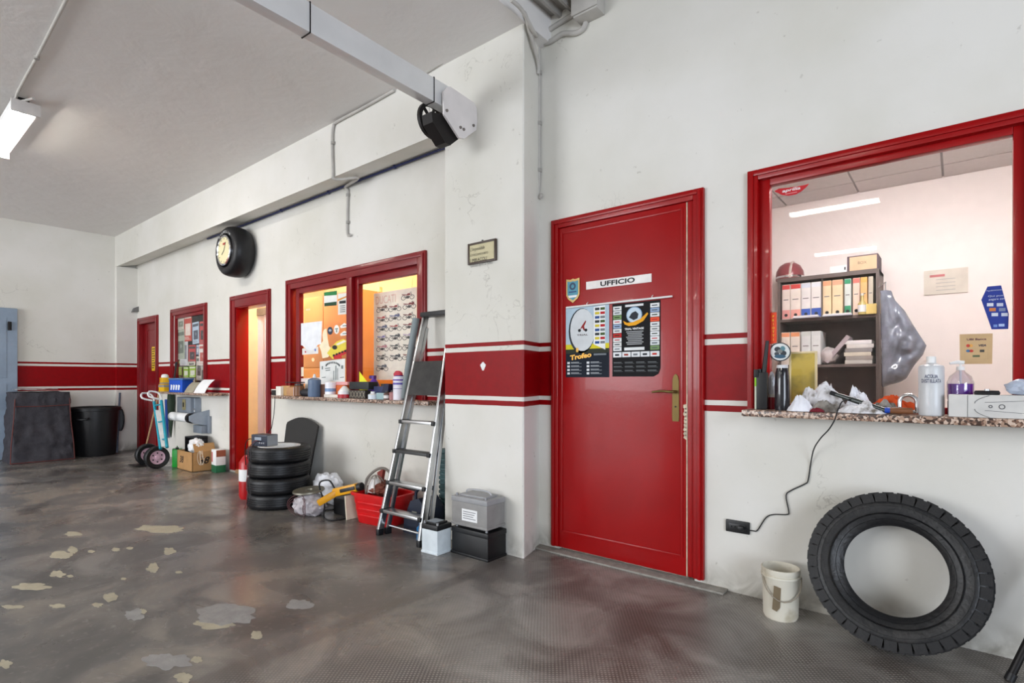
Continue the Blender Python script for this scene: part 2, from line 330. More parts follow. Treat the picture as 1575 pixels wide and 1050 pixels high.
# pillar, down-stand beam, corner column
XP0, XP1, XP2, YP = -2.82, -2.115, -2.195, 2.70
mb = MB(); poly = [(XP0, D), (XP0, YP), (XP1-.008, YP), (XP1, YP+.008), (XP2, D)]; mb.prism(poly, 0, 3.52)
struct('wall_pillar', mb, 'wall_paint', angle=20)
struct('ceiling_beam', MB().prism([(YP,2.885),(D,2.945),(D,ZC),(YP,ZC)], XF, XP0, Matrix(((0,0,1,0),(1,0,0,0),(0,1,0,0),(0,0,0,1)))), 'wall_plain')
struct('wall_column', MB().box(XF, -10.19, YP, D, 0, 2.89), 'wall_paint')
tag(solo('paint_chip', MB().prism([(.022*math.cos(a)*(1+.25*math.sin(3*a)), .026*math.sin(a)*(1+.2*math.cos(4*a))) for a in [i*.45 for i in range(14)]], 0, .0012, frame_m(PY(743,563,YP-.0004), XR, ZU)), PAPER, 'small round white sticker on the red band of the pillar', 'sticker'), 'small round white sticker on the red band of the pillar', 'sticker')
# worn pale patches in the screed (flat repair skins)
PT = mat('pale_screed_patch', (176,168,146), .55, var=.12, scale=18, bump=.2); PT2 = mat('grey_screed_patch', (150,148,146), .5, var=.15, scale=14, bump=.2)
patches = [(250,813,36,5,0),(270,814,12,4,0),(225,811,8,4,0),(92,854,16,6,0),(112,846,6,6,0),(178,845,6,3,0),(260,847,10,5,0),(236,873,8,7,0),(48,902,28,5,0),(88,883,11,5,0),(170,918,11,6,0),(150,930,8,3,0),(218,940,7,4,0),(207,946,16,8,1),(348,945,47,17,1),(330,960,30,7,0),(260,1016,32,13,1),(303,1014,8,5,0),(8,1021,10,6,0),(282,1042,13,8,0),(20,933,18,3,0),(113,821,14,3,0),(460,930,20,8,1),(395,977,10,6,0),(90,932,12,3,0),(140,848,5,2,0),(200,843,5,2,0),(108,886,5,2,0),(190,890,4,2,0),(275,880,5,2,0),(228,875,4,2,0)]
for i, (x, y, rx, ry, k) in enumerate(patches):
    pts = []
    for j in range(40):
        a = j*math.pi/20; q = noise.noise(Vector((math.cos(a)*1.4+i*5, math.sin(a)*1.4, i)))
        q += .5*noise.noise(Vector((math.cos(a)*3.5+i*9, math.sin(a)*3.5, i*2))); p = PF(x+rx*math.cos(a)*(1+.5*q), y+ry*math.sin(a)*(1+.5*q)); pts.append((p.x, p.y))
    build('worn_patch', MB().prism(pts, .0002, .0010+.0002*(i % 3)), PT2 if k else PT, floor)
# warm threshold ledge under the office door
struct('trim_1', MB().box(-2.2, -.95, 2.90, D+.1, 0, .012, bev=.004), mat('rough_cement', (150,146,138), .85, var=.2, scale=30, bump=.6))
def ring(mb, X0, X1, Z0, Z1, wd, Y0, Y1, bottom=False, bev=.004):
    mb.box(X0, X0+wd, Y0, Y1, Z0, Z1, bev=bev); mb.box(X1-wd, X1, Y0, Y1, Z0, Z1, bev=bev); mb.box(X0+wd, X1-wd, Y0, Y1, Z1-wd, Z1, bev=bev)
    if bottom: mb.box(X0+wd, X1-wd, Y0, Y1, Z0, Z0+wd, bev=bev)
    return mb
# ---- window 1 (office)
w1 = sempty('window_1', (-.3, D, .98))
build('window_frame', ring(ring(MB(), -.847, .272, .95, 2.20, .052, D-.022, D+.06), -.835, .26, .95, 2.188, .02, D-.030, D-.02), RED, w1)
build('window_sash', ring(MB(), -.80, .225, .95, 2.172, .054, D+.012, D+.06, True), RED, w1)
build('window_pane', MB().box(-.748, .172, D+.034, D+.038, 1.0, 2.12), GLASS, w1)
s1 = struct('window_sill', MB().box(-.83, 1.1, 2.80, D+.10, .944, .977, bev=.008), 'granite')
# ---- door 1 (office)
d1 = sempty('door_1', (-1.6, D, 0))
build('door_frame', ring(ring(MB(), -2.088, -1.074, .03, 2.172, .058, D-.022, D+.08), -2.076, -1.086, .03, 2.16, .02, D-.031, D-.02), RED, d1)
build('door_stop', MB().box(-1.166, -1.132, D-.012, D+.06, .03, 2.114, bev=.003), RED, d1)
lf = build('door_leaf', MB().box(-2.03, -1.172, D-.012, D+.03, .028, 2.112, bev=.004), RED, d1)
mb = ring(MB(), -2.012, -1.19, .13, 2.085, .014, D-.0165, D-.010, True, .003); build('moulding', mb, RED, lf)
build('worn_edge', MB().box(-1.1725, -1.167, D-.0125, D+.02, .03, 2.11), mat('bare_wood', (205,190,165), .7, var=.2, scale=40), lf)
mb = MB()
for j in range(9):
    z = .80+.021*j; mb.prism([(-.012-.012*R.random(), z), (0, z-.012), (0, z+.02), (-.008-.014*R.random(), z+.014)], 0, .0012, frame_m((-1.1725, D-.0122, 0), XR, ZU))
build('chipped_paint', mb, M['bare_wood'], lf)
for z in (.33, 1.05, 1.86): build('hinge', MB().tube([(-2.036, D-.02, z-.04), (-2.036, D-.02, z+.04)], .007, 10), RED, lf)
pl = build('handle_plate', MB().prism([(-.018,-.13),(.018,-.13),(.02,-.10),(.018,.10),(.012,.125),(0,.137),(-.012,.125),(-.018,.10),(-.02,-.10)], 0, .006, frame_m((PY(1041,612,D).x, D-.012, PY(1041,612,D).z), XR, ZU)), BRASS, d1)
hp = PY(1041,602,D); build('door_handle', MB().tube([hp+Vector((0,-.012,0)), hp+Vector((0,-.05,0)), hp+Vector((-.02,-.058,0)), hp+Vector((-.07,-.055,.003)), hp+Vector((-.125,-.05,-.004))], [.009,.009,.0095,.009,.006], 10, 4), BRASS, pl)
build('keyhole', MB().lathe([(0,0),(.005,0),(.005,.001),(0,.001)], 10, frame_m((hp.x, D-.0185, hp.z-.085), XR, ZU)), INK, pl)
# ---- window 2 (left, two bays)
w2 = sempty('window_2', (-4.4, D, .957)); X = lambda px, Y=D: PY(px, 500, Y).x
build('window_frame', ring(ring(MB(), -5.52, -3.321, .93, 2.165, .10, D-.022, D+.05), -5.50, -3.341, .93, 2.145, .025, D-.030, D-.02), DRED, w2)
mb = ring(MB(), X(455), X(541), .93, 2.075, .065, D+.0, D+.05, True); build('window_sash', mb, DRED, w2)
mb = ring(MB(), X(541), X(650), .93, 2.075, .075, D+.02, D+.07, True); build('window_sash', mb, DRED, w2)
build('mullion', MB().box(X(535), X(543), D-.018, D+.05, .93, 2.075, bev=.004), DRED, w2)
build('window_pane', MB().box(X(455)+.06, X(541)-.06, D+.024, D+.028, .99, 2.015), GLASS, w2)
build('window_pane', MB().box(X(541)+.07, X(650)-.07, D+.044, D+.048, 1.0, 2.005), GLASS, w2)
s2 = struct('window_sill_2', MB().box(PY(417,600,2.79).x, PY(659,600,2.79).x, 2.79, D+.10, .924, .957, bev=.008), 'granite')
# ---- doorway 2
d2 = sempty('door_2', (-6.3, D, 0))
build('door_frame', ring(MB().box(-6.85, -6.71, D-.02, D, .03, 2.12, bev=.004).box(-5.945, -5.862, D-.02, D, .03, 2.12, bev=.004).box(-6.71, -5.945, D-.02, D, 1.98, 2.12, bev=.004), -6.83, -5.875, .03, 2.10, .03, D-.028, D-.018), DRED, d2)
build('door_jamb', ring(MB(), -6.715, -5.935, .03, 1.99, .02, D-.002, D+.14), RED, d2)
build('door_step', MB().box(-6.7, -5.94, D-.02, D+.2, 0, .04, bev=.004), mat('worn_wood_step', (150,118,86), .6, var=.2, scale=20), d2)
# ---- window 3 and its granite shelf
w3 = sempty('window_3', (-8.1, D, .95))
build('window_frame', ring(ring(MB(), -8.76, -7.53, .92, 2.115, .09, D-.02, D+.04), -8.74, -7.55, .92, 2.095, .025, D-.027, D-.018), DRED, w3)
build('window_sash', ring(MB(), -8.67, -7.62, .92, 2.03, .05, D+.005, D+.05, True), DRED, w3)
build('window_pane', MB().box(-8.63, -7.66, D+.026, D+.030, .96, 1.99), GLASS, w3)
s3 = struct('window_sill_3', MB().box(PY(246,600,2.74).x, PY(320,600,2.74).x, 2.74, D+.10, .922, .95, bev=.006), 'granite')
# ---- door 3
d3 = sempty('door_3', (-9.7, D, 0))
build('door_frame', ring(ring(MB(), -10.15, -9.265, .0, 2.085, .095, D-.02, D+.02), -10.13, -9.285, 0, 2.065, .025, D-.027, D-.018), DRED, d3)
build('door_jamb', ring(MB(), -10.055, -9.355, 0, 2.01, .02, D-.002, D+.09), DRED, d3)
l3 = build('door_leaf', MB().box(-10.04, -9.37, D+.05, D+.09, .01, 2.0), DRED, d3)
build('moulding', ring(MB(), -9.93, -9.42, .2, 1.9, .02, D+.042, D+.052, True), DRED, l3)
sg = build('door_sign', MB().box(-9.68, -9.50, D+.038, D+.042, 1.25, 1.62, bev=.002), mat('yellow_sign', (226,182,40), .5), l3)
mb = MB()
for j in range(9): mb.box(-9.66, -9.52-.03*(j % 3), D+.0365, D+.0378, 1.58-.036*j, 1.592-.036*j)
build('print', mb, INK, d3)
# ---- blue-grey metal door on the left wall
BL = mat('blue_grey_door_paint', (142,158,176), .45, var=.08, scale=6, bump=.15, bscale=30)
d4 = sempty('door_4', (XF, 1.0, 0))
lf4 = build('door_leaf', MB().box(XF, XF+.07, .55, 1.54, .01, 2.11, bev=.008), BL, d4)
mb = MB(); 
for a, b in ((.2,.62),(.7,1.06),(1.14,1.98)): mb.box(XF+.068, XF+.078, .62, 1.425, a, b, bev=.004)
build('door_panel', mb, BL, lf4)
for z in (.35, 1.86): build('hinge', MB().box(XF+.07, XF+.10, 1.435, 1.475, z-.06, z+.06, bev=.006), DARKM, lf4)
# ---- office room behind window 1
OY = 5.85
OW = mat('office_wall_paint', (240,230,226), .7, var=.02)
struct('wall_office_rear', MB().box(-2.6, 2.3, OY, OY+.1, 0, 2.9), OW); struct('wall_office_left', MB().box(-2.6, -2.5, D+.1, OY, 0, 2.9), OW); struct('wall_office_right', MB().box(2.2, 2.3, D+.1, OY, 0, 2.9), OW)
struct('floor_office', MB().box(-2.6, 2.3, D+.1, OY, -.05, .02), mat('office_tiles', (170,150,130), .4))
oc = struct('ceiling_office', MB().box(-2.6, 2.3, D+.1, OY, 2.83, 2.95), mat('ceiling_grid', (168,166,166), .6))
CP = mat('ceiling_tile', (226,222,222), .8, var=.03, scale=30)
for i in range(8):
    for j in range(5):
        x0 = -2.5+i*.6; y0 = D+.02+.1+j*.6
        if y0 > OY-.12: continue
        build('ceiling_panel', MB().box(x0+.008, x0+.592, y0+.008, min(y0+.592, OY-.01), 2.818, 2.83), CP, oc)
def lamp_fixture(name, label, p0, p1, wd, strength, col, lens=None, group=None):
    """surface-mounted twin-tube fluorescent fitting between p0 and p1 (along X)"""
    c = (Vector(p0)+Vector(p1))/2; L = (Vector(p1)-Vector(p0)).length/2
    t = thing(name, label, 'lamp', c, 0, group)
    build('housing', MB().box(-L, L, -wd/2, wd/2, .0, .05, bev=.008), WHITE, t, True)
    for s in (-1, 1): build('end_cap', MB().box(s*L-.012, s*L+.012, -wd/2-.005, wd/2+.005, -.045, .05, bev=.008), mat('lamp_end_cap', (205,200,196), .5), t, True)
    em = mat('lamp_light_'+name+str(strength), (255,252,245), .5, emit=col, es=strength)
    for s in (-1, 1): build('tube', MB().tube([(-L+.01, s*wd*.25, -.012), (L-.01, s*wd*.25, -.012)], .017, 10), em, t, True)
    return t
t = lamp_fixture('office_ceiling_lamp', 'twin tube lamp on the office ceiling behind the red-framed window', (-.9, 4.1, 2.76), (.5, 4.1, 2.76), .2, 104, (250,246,246))
# ---- side room behind window 2 and doorway 2
YW = mat('warm_yellow_wall', (246,222,168), .7, var=.03)
struct('wall_side_room_rear', MB().box(-7.4, -2.9, 4.55, 4.65, 0, 2.8), YW); struct('wall_side_room_right', MB().box(-3.0, -2.9, D+.1, 4.55, 0, 2.8), YW); struct('wall_side_room_left', MB().box(-7.4, -7.3, D+.1, 4.55, 0, 2.8), YW)
struct('floor_side_room', MB().box(-7.3, -3.0, D+.1, 4.55, -.05, .04), mat('orange_lino', (190,130,80), .4)); struct('ceiling_side_room', MB().box(-7.4, -2.9, D+.1, 4.65, 2.8, 2.9), YW)
t = lamp_fixture('side_room_lamp', 'warm tube lamp on the side room ceiling behind the two-bay window', (-5.3, 3.75, 2.735), (-4.0, 3.4, 2.735), .18, 50, (255,222,165))
t = lamp_fixture('lobby_lamp', 'warm tube lamp on the ceiling just inside the open red doorway', (-6.7, 3.25, 2.735), (-6.0, 3.25, 2.735), .14, 130, (255,240,240))
# room behind window 3 (dark) 
struct('wall_store', MB().box(-9.3, -7.5, 3.5, 3.6, 0, 2.6), mat('store_grey', (92,94,98), .8))
struct('wall_store_left', MB().box(-9.3, -9.2, D+.1, 3.5, 0, 2.6), M['store_grey']); struct('wall_store_right', MB().box(-7.6, -7.5, D+.1, 3.5, 0, 2.6), M['store_grey']); struct('ceiling_store', MB().box(-9.3, -7.5, D+.1, 3.6, 2.6, 2.7), M['store_grey'])
# ---- garage ceiling lamps
a = PY(40, 168, .9); 
lamp_fixture('ceiling_lamp', 'twin tube ceiling lamp hanging below the plaster ceiling near the blue-grey door', (a.x-1.3, .9, 3.24), (a.x, .9, 3.24), .17, 38, (255,250,240), group='garage ceiling lamps')
for i, (xa, xb, y, z, lb) in enumerate(((-1.62, -.68, -1.4, 3.165, 'twin tube ceiling lamp mirrored large in the office window'), (-1.83, -.96, -4.07, 3.165, 'twin tube ceiling lamp mirrored small in the office window, further from it'), (-5.2, -3.9, -2.6, 3.24, 'twin tube ceiling lamp on the plaster ceiling behind the metal rail'))):
    lamp_fixture('ceiling_lamp', lb, (xa, y, z), (xb, y, z), .17, 38, (255,250,240), group='garage ceiling lamps')
# ============================================================ THINGS
def T(*a): return Vector(a)
def at_floor(x, y): return PF(x, y)
def smat(c, r=.5, **k): return mat('m_%d_%d_%d_%d' % (*c, int(r*100)), c, r, **k)
# ---------------------------------------------------------------- far left
def rrect(hx, hy, r, n=6):
    out = []
    for cx, cy, a0 in ((hx-r, hy-r, 0), (-hx+r, hy-r, 90), (-hx+r, -hy+r, 180), (hx-r, -hy+r, 270)):
        for k in range(n+1):
            a = math.radians(a0+90*k/n); out.append((cx+r*math.cos(a), cy+r*math.sin(a)))
    return out
t = thing('covered_machine', 'machine under a dark grey fabric cover with rust-red piping beside the blue-grey door', 'cover', (-9.90, 1.71, 0))
mb = MB(); rings = []; NL = 26; base = []
per = []
b0 = rrect(1, 1, .12, 8)
for i in range(len(b0)):
    p, q = Vector(b0[i]), Vector(b0[(i+1) % len(b0)]); k = max(1, int((q-p).length/.09))
    for j in range(k): per.append(p+(q-p)*j/k)
n = len(per); vs = []; fs = []
for l in range(NL+1):
    z = .94*(1-l/NL); sc = 1+.13*(l/NL)**1.5
    for p in per:
        q = Vector((p.x*.27*sc, p.y*.29*sc, z)); nn = Vector((p.x, p.y, 0)).normalized()
        a = noise.noise(Vector((p.x*2, p.y*2, z*9)))*.024+noise.noise(Vector((p.x*5, p.y*5, z*3)))*.020+noise.noise(Vector((p.x*3, p.y*9, z*16)))*.016
        if l == NL: a = abs(a)
        vs.append(q+nn*a+Vector((0, 0, noise.noise(Vector((p.x*3, p.y*3, 4)))*.02 if l < 3 else 0)))
for l in range(NL):
    for k in range(n): fs.append((l*n+k, l*n+(k+1) % n, (l+1)*n+(k+1) % n, (l+1)*n+k))
vs.append(Vector((0,0,.95))); fs += [(len(vs)-1, (k+1) % n, k) for k in range(n)]
mb.add(vs, fs)
CV = mat('dark_cover_fabric', (52,50,56), .75, var=.15, scale=20, bump=.4, bscale=60); PIP = mat('rust_piping', (96,46,42), .7)
build('fabric_cover', mb, CV, t, True)
for sy in (-1, 1):
    build('piping', MB().tube([(.272+.015, sy*.285, .86), (.285, sy*.30, .55), (.305, sy*.325, .25), (.315, sy*.335, .02)], .006, 6, 4), PIP, t, True)
build('piping', MB().tube([(.285, -.28, .76), (.288, 0, .755), (.285, .28, .765)], .006, 6, 4), PIP, t, True)
build('piping', MB().tube([(.316, -.34, .014), (.318, 0, .012), (.316, .34, .014)], .006, 6, 4), PIP, t, True)
mb = MB(); q = T(-9.86, 1.70, .972)
vs = []; fs = []
for i in range(9):
    for j in range(6): vs.append(q+Vector((-.15+.06*j, -.25+.055*i, .012*noise.noise(Vector((i*.6, j*.6, 0)))+.006)))
fs = [(i*6+j, i*6+j+1, (i+1)*6+j+1, (i+1)*6+j) for i in range(8) for j in range(5)]
mb.add(vs, fs); mb.add([v+Vector((0,0,.004)) for v in vs], fs)
solo('paper_sheet', mb, PAPER, 'creased white sheet lying on top of the dark fabric cover', 'sheet')
t = thing('rubbish_bin', 'tall black plastic bin standing beside the covered machine', 'bin', (-9.90, 2.36, 0))
build('body', MB().lathe([(0,.0),(.235,.0),(.245,.02),(.285,.66),(.28,.66),(.24,.03),(0,.03)], 36), BLACK, t, True)
build('rim', MB().lathe([(.28,.655),(.312,.66),(.315,.70),(.30,.715),(.28,.71)], 36, close=True), BLACK, t, True)
for a in (-.75, 2.4): build('handle', MB().tube([(.29*math.cos(a-.22), .29*math.sin(a-.22), .56), (.325*math.cos(a-.15), .325*math.sin(a-.15), .545), (.325*math.cos(a+.15), .325*math.sin(a+.15), .545), (.29*math.cos(a+.22), .29*math.sin(a+.22), .56)], .014, 8, 3), BLACK, t, True)
a, b = PF(180,697), PX(184.5,604,-10.12)
t = thing('paddle_tool', 'black paddle-headed long tool leaning between the black bin and the wall column', 'tool', a)
build('shaft', MB().tube([a+T(0,0,.012), b], .014, 8), mat('blue_grey_shaft', (72,82,100), .5), t)
pc = PX(184.5, 645, -10.06); mb = MB(); pr = [(.045*math.cos(k*.35)*(1 if math.cos(k*.35) > 0 else .8), .17*math.sin(k*.35)) for k in range(18)]
mb.prism(pr, -.018, .018, frame_m(pc, (.2,1,0), (0,0,1))); build('paddle_head', mb, RUB, t)
build('head_edge', MB().tube([frame_m(pc+T(.02,0,0), (.2,1,0), (0,0,1)) @ Vector((x, y, 0)) for x, y in pr+[pr[0]]], .011, 8), RUB, t)
p = PX(207, 476, -10.19); solo('wall_sensor', MB().prism([(-.05,-.05),(.04,-.03),(.055,0),(.04,.05),(-.02,.02)], 0, .06, frame_m(p, (0,1,0), (0,0,1))), mat('dull_grey_plastic', (112,110,108), .5), 'small dull grey sensor fixed to the corner column above the door', 'sensor')
# ---------------------------------------------------------------- hand truck
TQ = mat('turquoise_paint', (38,150,170), .35)
wa, wb = PF(241, 703, .14), PF(222, 699, .14)
wb = T(wa.x-.40, wa.y+.02, .14); 
t = thing('hand_truck', 'turquoise sack truck with white loop grips leaning by the dark red door', 'hand truck', ((wa.x+wb.x)/2, wa.y, 0))
for wc in (wa, wb):
    m_ = Matrix.Translation(wc) @ Matrix.Rotation(math.pi/2, 4, 'Y')
    wl = build('wheel', MB().lathe([(.085,-.035),(.125,-.042),(.138,-.03),(.142,0),(.138,.03),(.125,.042),(.085,.035)], 28, m_, close=True), RUB, t)
    build('hub', MB().lathe([(0,-.02),(.085,-.034),(.088,.0),(.085,.034),(.06,.02),(.03,.022),(.024,.045),(0,.045)], 24, m_), mat('pale_pink_hub', (206,170,186), .4), wl)
    for k in range(6):
        a = k*math.pi/3; build('hub_hole', MB().lathe([(0,.0225),(.009,.0225),(.009,.0285),(0,.0285)], 8, m_ @ Matrix.Translation((.055*math.cos(a), .055*math.sin(a), 0))), INK, wl)
build('axle', MB().tube([wa, wb], .012, 10), DARKM, t)
ft = [PY(257, 688, wa.y+.02), PY(247, 690, wa.y+.02)]
tops = [PY(248, 616, wa.y+.12), PY(237, 618, wa.y+.12)]
for f_, tp in zip(ft, tops): build('rail', MB().tube([f_, tp], .018, 12), TQ, t)
for k in (.18, .55, .92):
    build('crossbar', MB().tube([ft[0].lerp(tops[0], k), ft[1].lerp(tops[1], k)], .011, 10), TQ, t)
for f_, tp in zip(ft, tops):
    d = (tp-f_).normalized(); e = T(0,-1,.25).normalized()
    build('grip', MB().tube([tp-d*.01, tp+d*.06, tp+d*.13+e*.03, tp+d*.12+e*.13, tp+d*.03+e*.14, tp+d*.02+e*.02], .012, 8, 3), WHITE, t)
build('toe_plate', MB().box(wb.x-.12, wb.x+.16, wa.y-.16, wa.y-.02, .012, .02, bev=.003), DARKM, t)
build('white_slat', MB().bar((ft[0]+ft[1])/2+T(0,.0,.02), (tops[0]+tops[1])/2-T(0,0,.12), .05, .012), WHITE, t)
a, b = T(wb.x-.05, 2.86, .0), PY(236, 655, 2.955)
a = PF(222, 698); b = T(a.x+.38, 2.94, 1.02); solo('broom_stick', MB().tube([a+T(0,0,.012), b], .012, 8), mat('pale_wood', (172,140,104), .6, var=.2, scale=30), 'bare wooden broom handle leaning on the dark red door behind the sack truck', 'broom handle')
# ---------------------------------------------------------------- shelf under small window
def boxthing(name, label, cat, loc, dims, m, rz=0, group=None, bev=.004, extra=None):
    t = thing(name, label, cat, loc, rz, group); build('body', MB().box(-dims[0]/2, dims[0]/2, -dims[1]/2, dims[1]/2, 0, dims[2], bev=bev), m, t, True)
    if extra: extra(t, dims)
    return t
YT = smat((228,176,26), .4)
def band(col, z0, z1, nm='label'):
    return lambda t, d: build(nm, MB().box(-d[0]/2-.001, d[0]/2+.001, -d[1]/2-.001, d[1]/2+.001, d[2]*z0, d[2]*z1), smat(col), t, True)
Z3 = .9505
p = PY(254,600,2.84); boxthing('yellow_tin', 'yellow tin with grey band, lower of two on the granite shelf', 'tin', (p.x, 2.84, Z3), (.16,.10,.10), YT, .1, 'yellow tins', extra=band((150,146,140), .6, .9))
boxthing('yellow_tin', 'yellow tin stacked on the other yellow tin on the granite shelf', 'tin', (p.x, 2.84, Z3+.102), (.15,.10,.09), YT, -.08, 'yellow tins', extra=band((150,146,140), .06, .25))
solo('domed_lid', MB().lathe([(0,.05),(.03,.046),(.044,.03),(.047,.0),(0,0)], 20, Matrix.Translation((p.x-.005, 2.84, Z3+.193))), WHITE, 'white domed lid lying on top of the yellow tins', 'lid')
a = T(p.x+.10, 2.91, Z3); t = thing('hand_brush', 'black hand brush standing bristles down behind the yellow tins', 'brush', a)
build('handle', MB().tube([a+T(0,0,.10), a+T(.03,.01,.26), a+T(.05,.02,.41)], [.014,.011,.016], 8), BLACK, t); build('bristles', MB().box(a.x-.05, a.x+.05, a.y-.02, a.y+.02, Z3, Z3+.105, bev=.006), DARKM, t)
p = PY(265,600,2.82); t = thing('small_bottle', 'small grey-green bottle between the yellow tins and the blue carton', 'bottle', (p.x, 2.82, Z3)); build('body', MB().lathe([(0,0),(.035,0),(.036,.09),(.015,.12),(.015,.13),(0,.13)], 18), smat((118,122,96), .4), t, True); build('cap', MB().lathe([(0,.16),(.018,.16),(.018,.13),(0,.13)], 14), WHITE, t, True)
p = PY(279,600,2.84); t = thing('blue_carton', 'bright blue carton with white print on the granite shelf', 'carton', (p.x, 2.84, Z3), .15)
build('body', MB().box(-.17,.15,-.07,.07,0,.16,bev=.004), smat((24,82,190), .45), t, True); build('lid_flap', MB().box(-.17,.18,-.08,.07,.16,.185,bev=.006), smat((72,110,160), .6), t, True)
mb = MB()
for j in range(4): mb.prism([(-.13+.06*j,.03),(-.10+.06*j,.03),(-.08+.06*j,.09),(-.12+.06*j,.10)], 0, .001, frame_m((0,-.0712,0), XR, ZU))
build('print', mb, PAPER, t, True)
def curved_sheet(name, label, cat, p, wd, ht, bend, m, rz=0, th=.003, tilt=.5):
    mb = MB(); vs = []; n = 10
    for i in range(n+1):
        s_ = i/n; yy = tilt*ht*s_*s_*bend+tilt*ht*s_*(1-bend); zz = ht*(1-.25*tilt*s_*s_)*s_
        for x in (-wd/2, wd/2): vs += [Vector((x+.25*wd*s_, yy, zz)), Vector((x+.25*wd*s_, yy+th, zz))]
    for i in range(n):
        a = i*4; mb.add([vs[a], vs[a+2], vs[a+6], vs[a+4]], [(0,1,2,3)]); mb.add([vs[a+1], vs[a+3], vs[a+7], vs[a+5]], [(0,1,2,3)])
    mt = Matrix.Translation(p) @ Matrix.Rotation(rz, 4, 'Z'); mb.v = [mt @ v for v in mb.v]
    return solo(name, mb, m, label, cat)
p = PY(291,600,2.80); curved_sheet('card_sheet', 'grey-brown card leaning between the blue carton and the white sheet', 'card', T(p.x, 2.79, Z3), .22, .15, .4, smat((160,152,132), .8), .1)
p = PY(306,600,2.78); curved_sheet('white_sheet', 'curved white sheet leaning at the end of the granite shelf', 'paper', T(p.x, 2.78, Z3), .24, .19, .5, PAPER, .15)
# grey dispenser and paper roll
a, b = PY(272,609,2.86), PY(293,641,2.86)
t = thing('metal_dispenser', 'grey metal cabinet fixed to the wall under the granite shelf', 'dispenser', ((a.x+b.x)/2, D, b.z))
build('body', MB().box(a.x, b.x, 2.86, D-.001, b.z, a.z-.01, bev=.006), GREY, t); build('side_flange', MB().box(b.x, b.x+.03, 2.90, D-.001, b.z+.03, a.z-.02, bev=.004), smat((150,160,172), .4), t)
c_ = PY(283,622,2.855); mb = MB(); mb.box(c_.x-.045, c_.x+.045, 2.848, 2.861, c_.z-.07, c_.z+.07, bev=.004); sw = build('front_plate', mb, smat((150,140,100), .5), t); build('slot', MB().box(c_.x-.02, c_.x+.02, 2.846, 2.8478, c_.z-.03, c_.z+.03), INK, sw)
build('ring_handle', MB().tube([(b.x+.015+.035*math.cos(k*.5236), 2.89, b.z+.07+.035*math.sin(k*.5236)) for k in range(13)], .005, 6), STEEL, t)
a, b = PY(256,640,2.70), PY(284,644,2.70)
t = thing('paper_roll_holder', 'grey wall bracket holding a white paper roll below the metal cabinet', 'holder', (b.x, D, .6))
zc = (a.z+b.z)/2
build('paper_roll', MB().tube([(a.x-.02,2.78,zc), (b.x-.04,2.78,zc)], .058, 24), PAPER, t); build('roll_core', MB().tube([(b.x-.045,2.78,zc), (b.x+.02,2.78,zc)], .064, 20), DARKM, t)
build('arm', MB().prism([(2.74,zc-.03),(2.80,zc-.07),(D-.001,zc-.10),(D-.001,zc+.10),(2.80,zc+.06),(2.74,zc+.03)], 0, .02, Matrix(((0,0,1,b.x+.02),(1,0,0,0),(0,1,0,0),(0,0,0,1)))), smat((150,160,172), .4), t)
build('back_plate', MB().box(b.x-.25, b.x+.10, D-.03, D-.001, zc-.20, zc+.02, bev=.004), GREY, t); build('lower_box', MB().box(b.x-.22, b.x+.04, 2.88, D-.03, zc-.20, zc-.10, bev=.005), GREY, t)
a = PY(263,612,2.93); t = thing('folded_umbrella', 'dark green folded umbrella hanging point down beside the metal cabinet', 'umbrella', (a.x, 2.93, .25))
build('canopy', MB().lathe([(0,.0),(.008,.02),(.03,.25),(.05,.50),(.042,.62),(.02,.66),(0,.66)], 10, Matrix.Translation((0,0,.04))), smat((34,52,36), .7, bump=.3), t, True); build('handle', MB().tube([(0,0,.69), (0,0,.60), (0,0,.655)], .008, 8), DARKM, t, True)
a = PY(257,612,2.95); solo('blue_cloth', MB().prism([(-.04,-.55),(.03,-.55),(.04,-.3),(.05,0),(-.05,0),(-.03,-.3)], 0, .02, frame_m((a.x, 2.955, a.z-.02), XR, ZU)), smat((26,62,140), .7), 'narrow blue cloth hanging on the wall behind the sack truck', 'cloth')
# ---------------------------------------------------------------- floor left: green can, box, carton
t = thing('green_can', 'bright green metal can with orange label between sack truck and cardboard box', 'can', (-7.80, 2.72, 0), -.35)
build('body', MB().box(-.085,.085,-.055,.055,0,.225,bev=.008), smat((34,160,52), .35), t, True); build('label', MB().box(-.065,.065,-.0565,-.05,.04,.175), smat((172,84,36), .5), t, True)
build('handle', MB().tube([(-.05,0,.22),(-.045,0,.25),(.02,0,.252),(.03,0,.22)], .007, 8, 3), smat((28,120,44), .4), t, True); build('cap', MB().lathe([(0,.25),(.018,.25),(.018,.22),(0,.22)], 12, Matrix.Translation((.055,0,0))), DARKM, t, True)
t = thing('cardboard_box', 'open cardboard box marked 38 under the grey roll bracket', 'box', (-7.38, 2.79, 0))
mb = MB(); hx, hy, hz = .235, .135, .235
mb.box(-hx,hx,-hy,-hy+.006,0,hz); mb.box(-hx,hx,hy-.006,hy,0,hz); mb.box(-hx,-hx+.006,-hy,hy,0,hz); mb.box(hx-.006,hx,-hy,hy,0,hz); mb.box(-hx,hx,-hy,hy,0,.006)
build('body', mb, CARD, t, True)
build('flap', MB().box(-.12,.12,0,.006,0,.11, Matrix.Translation((hx-.02,.02,hz)) @ Matrix.Rotation(math.pi/2,4,'Z') @ Matrix.Rotation(-.5,4,'X')), CARD, t, True); build('flap', MB().box(-.2,.2,0,.006,0,.06, Matrix.Translation((0,hy-.006,hz))), CARD, t, True)
text('38', (-.09,-hy-.0005,.13), .085, INK, t, bold=.02, shear=.3, local=True); text('38', (hx+.0005,-.0,.13), .085, INK, t, r=(0,1,0), bold=.02, shear=.3, local=True)
t = thing('black_crate', 'small black plastic crate stood on end in the cardboard box', 'crate', (-7.46, 2.82, .008), .2)
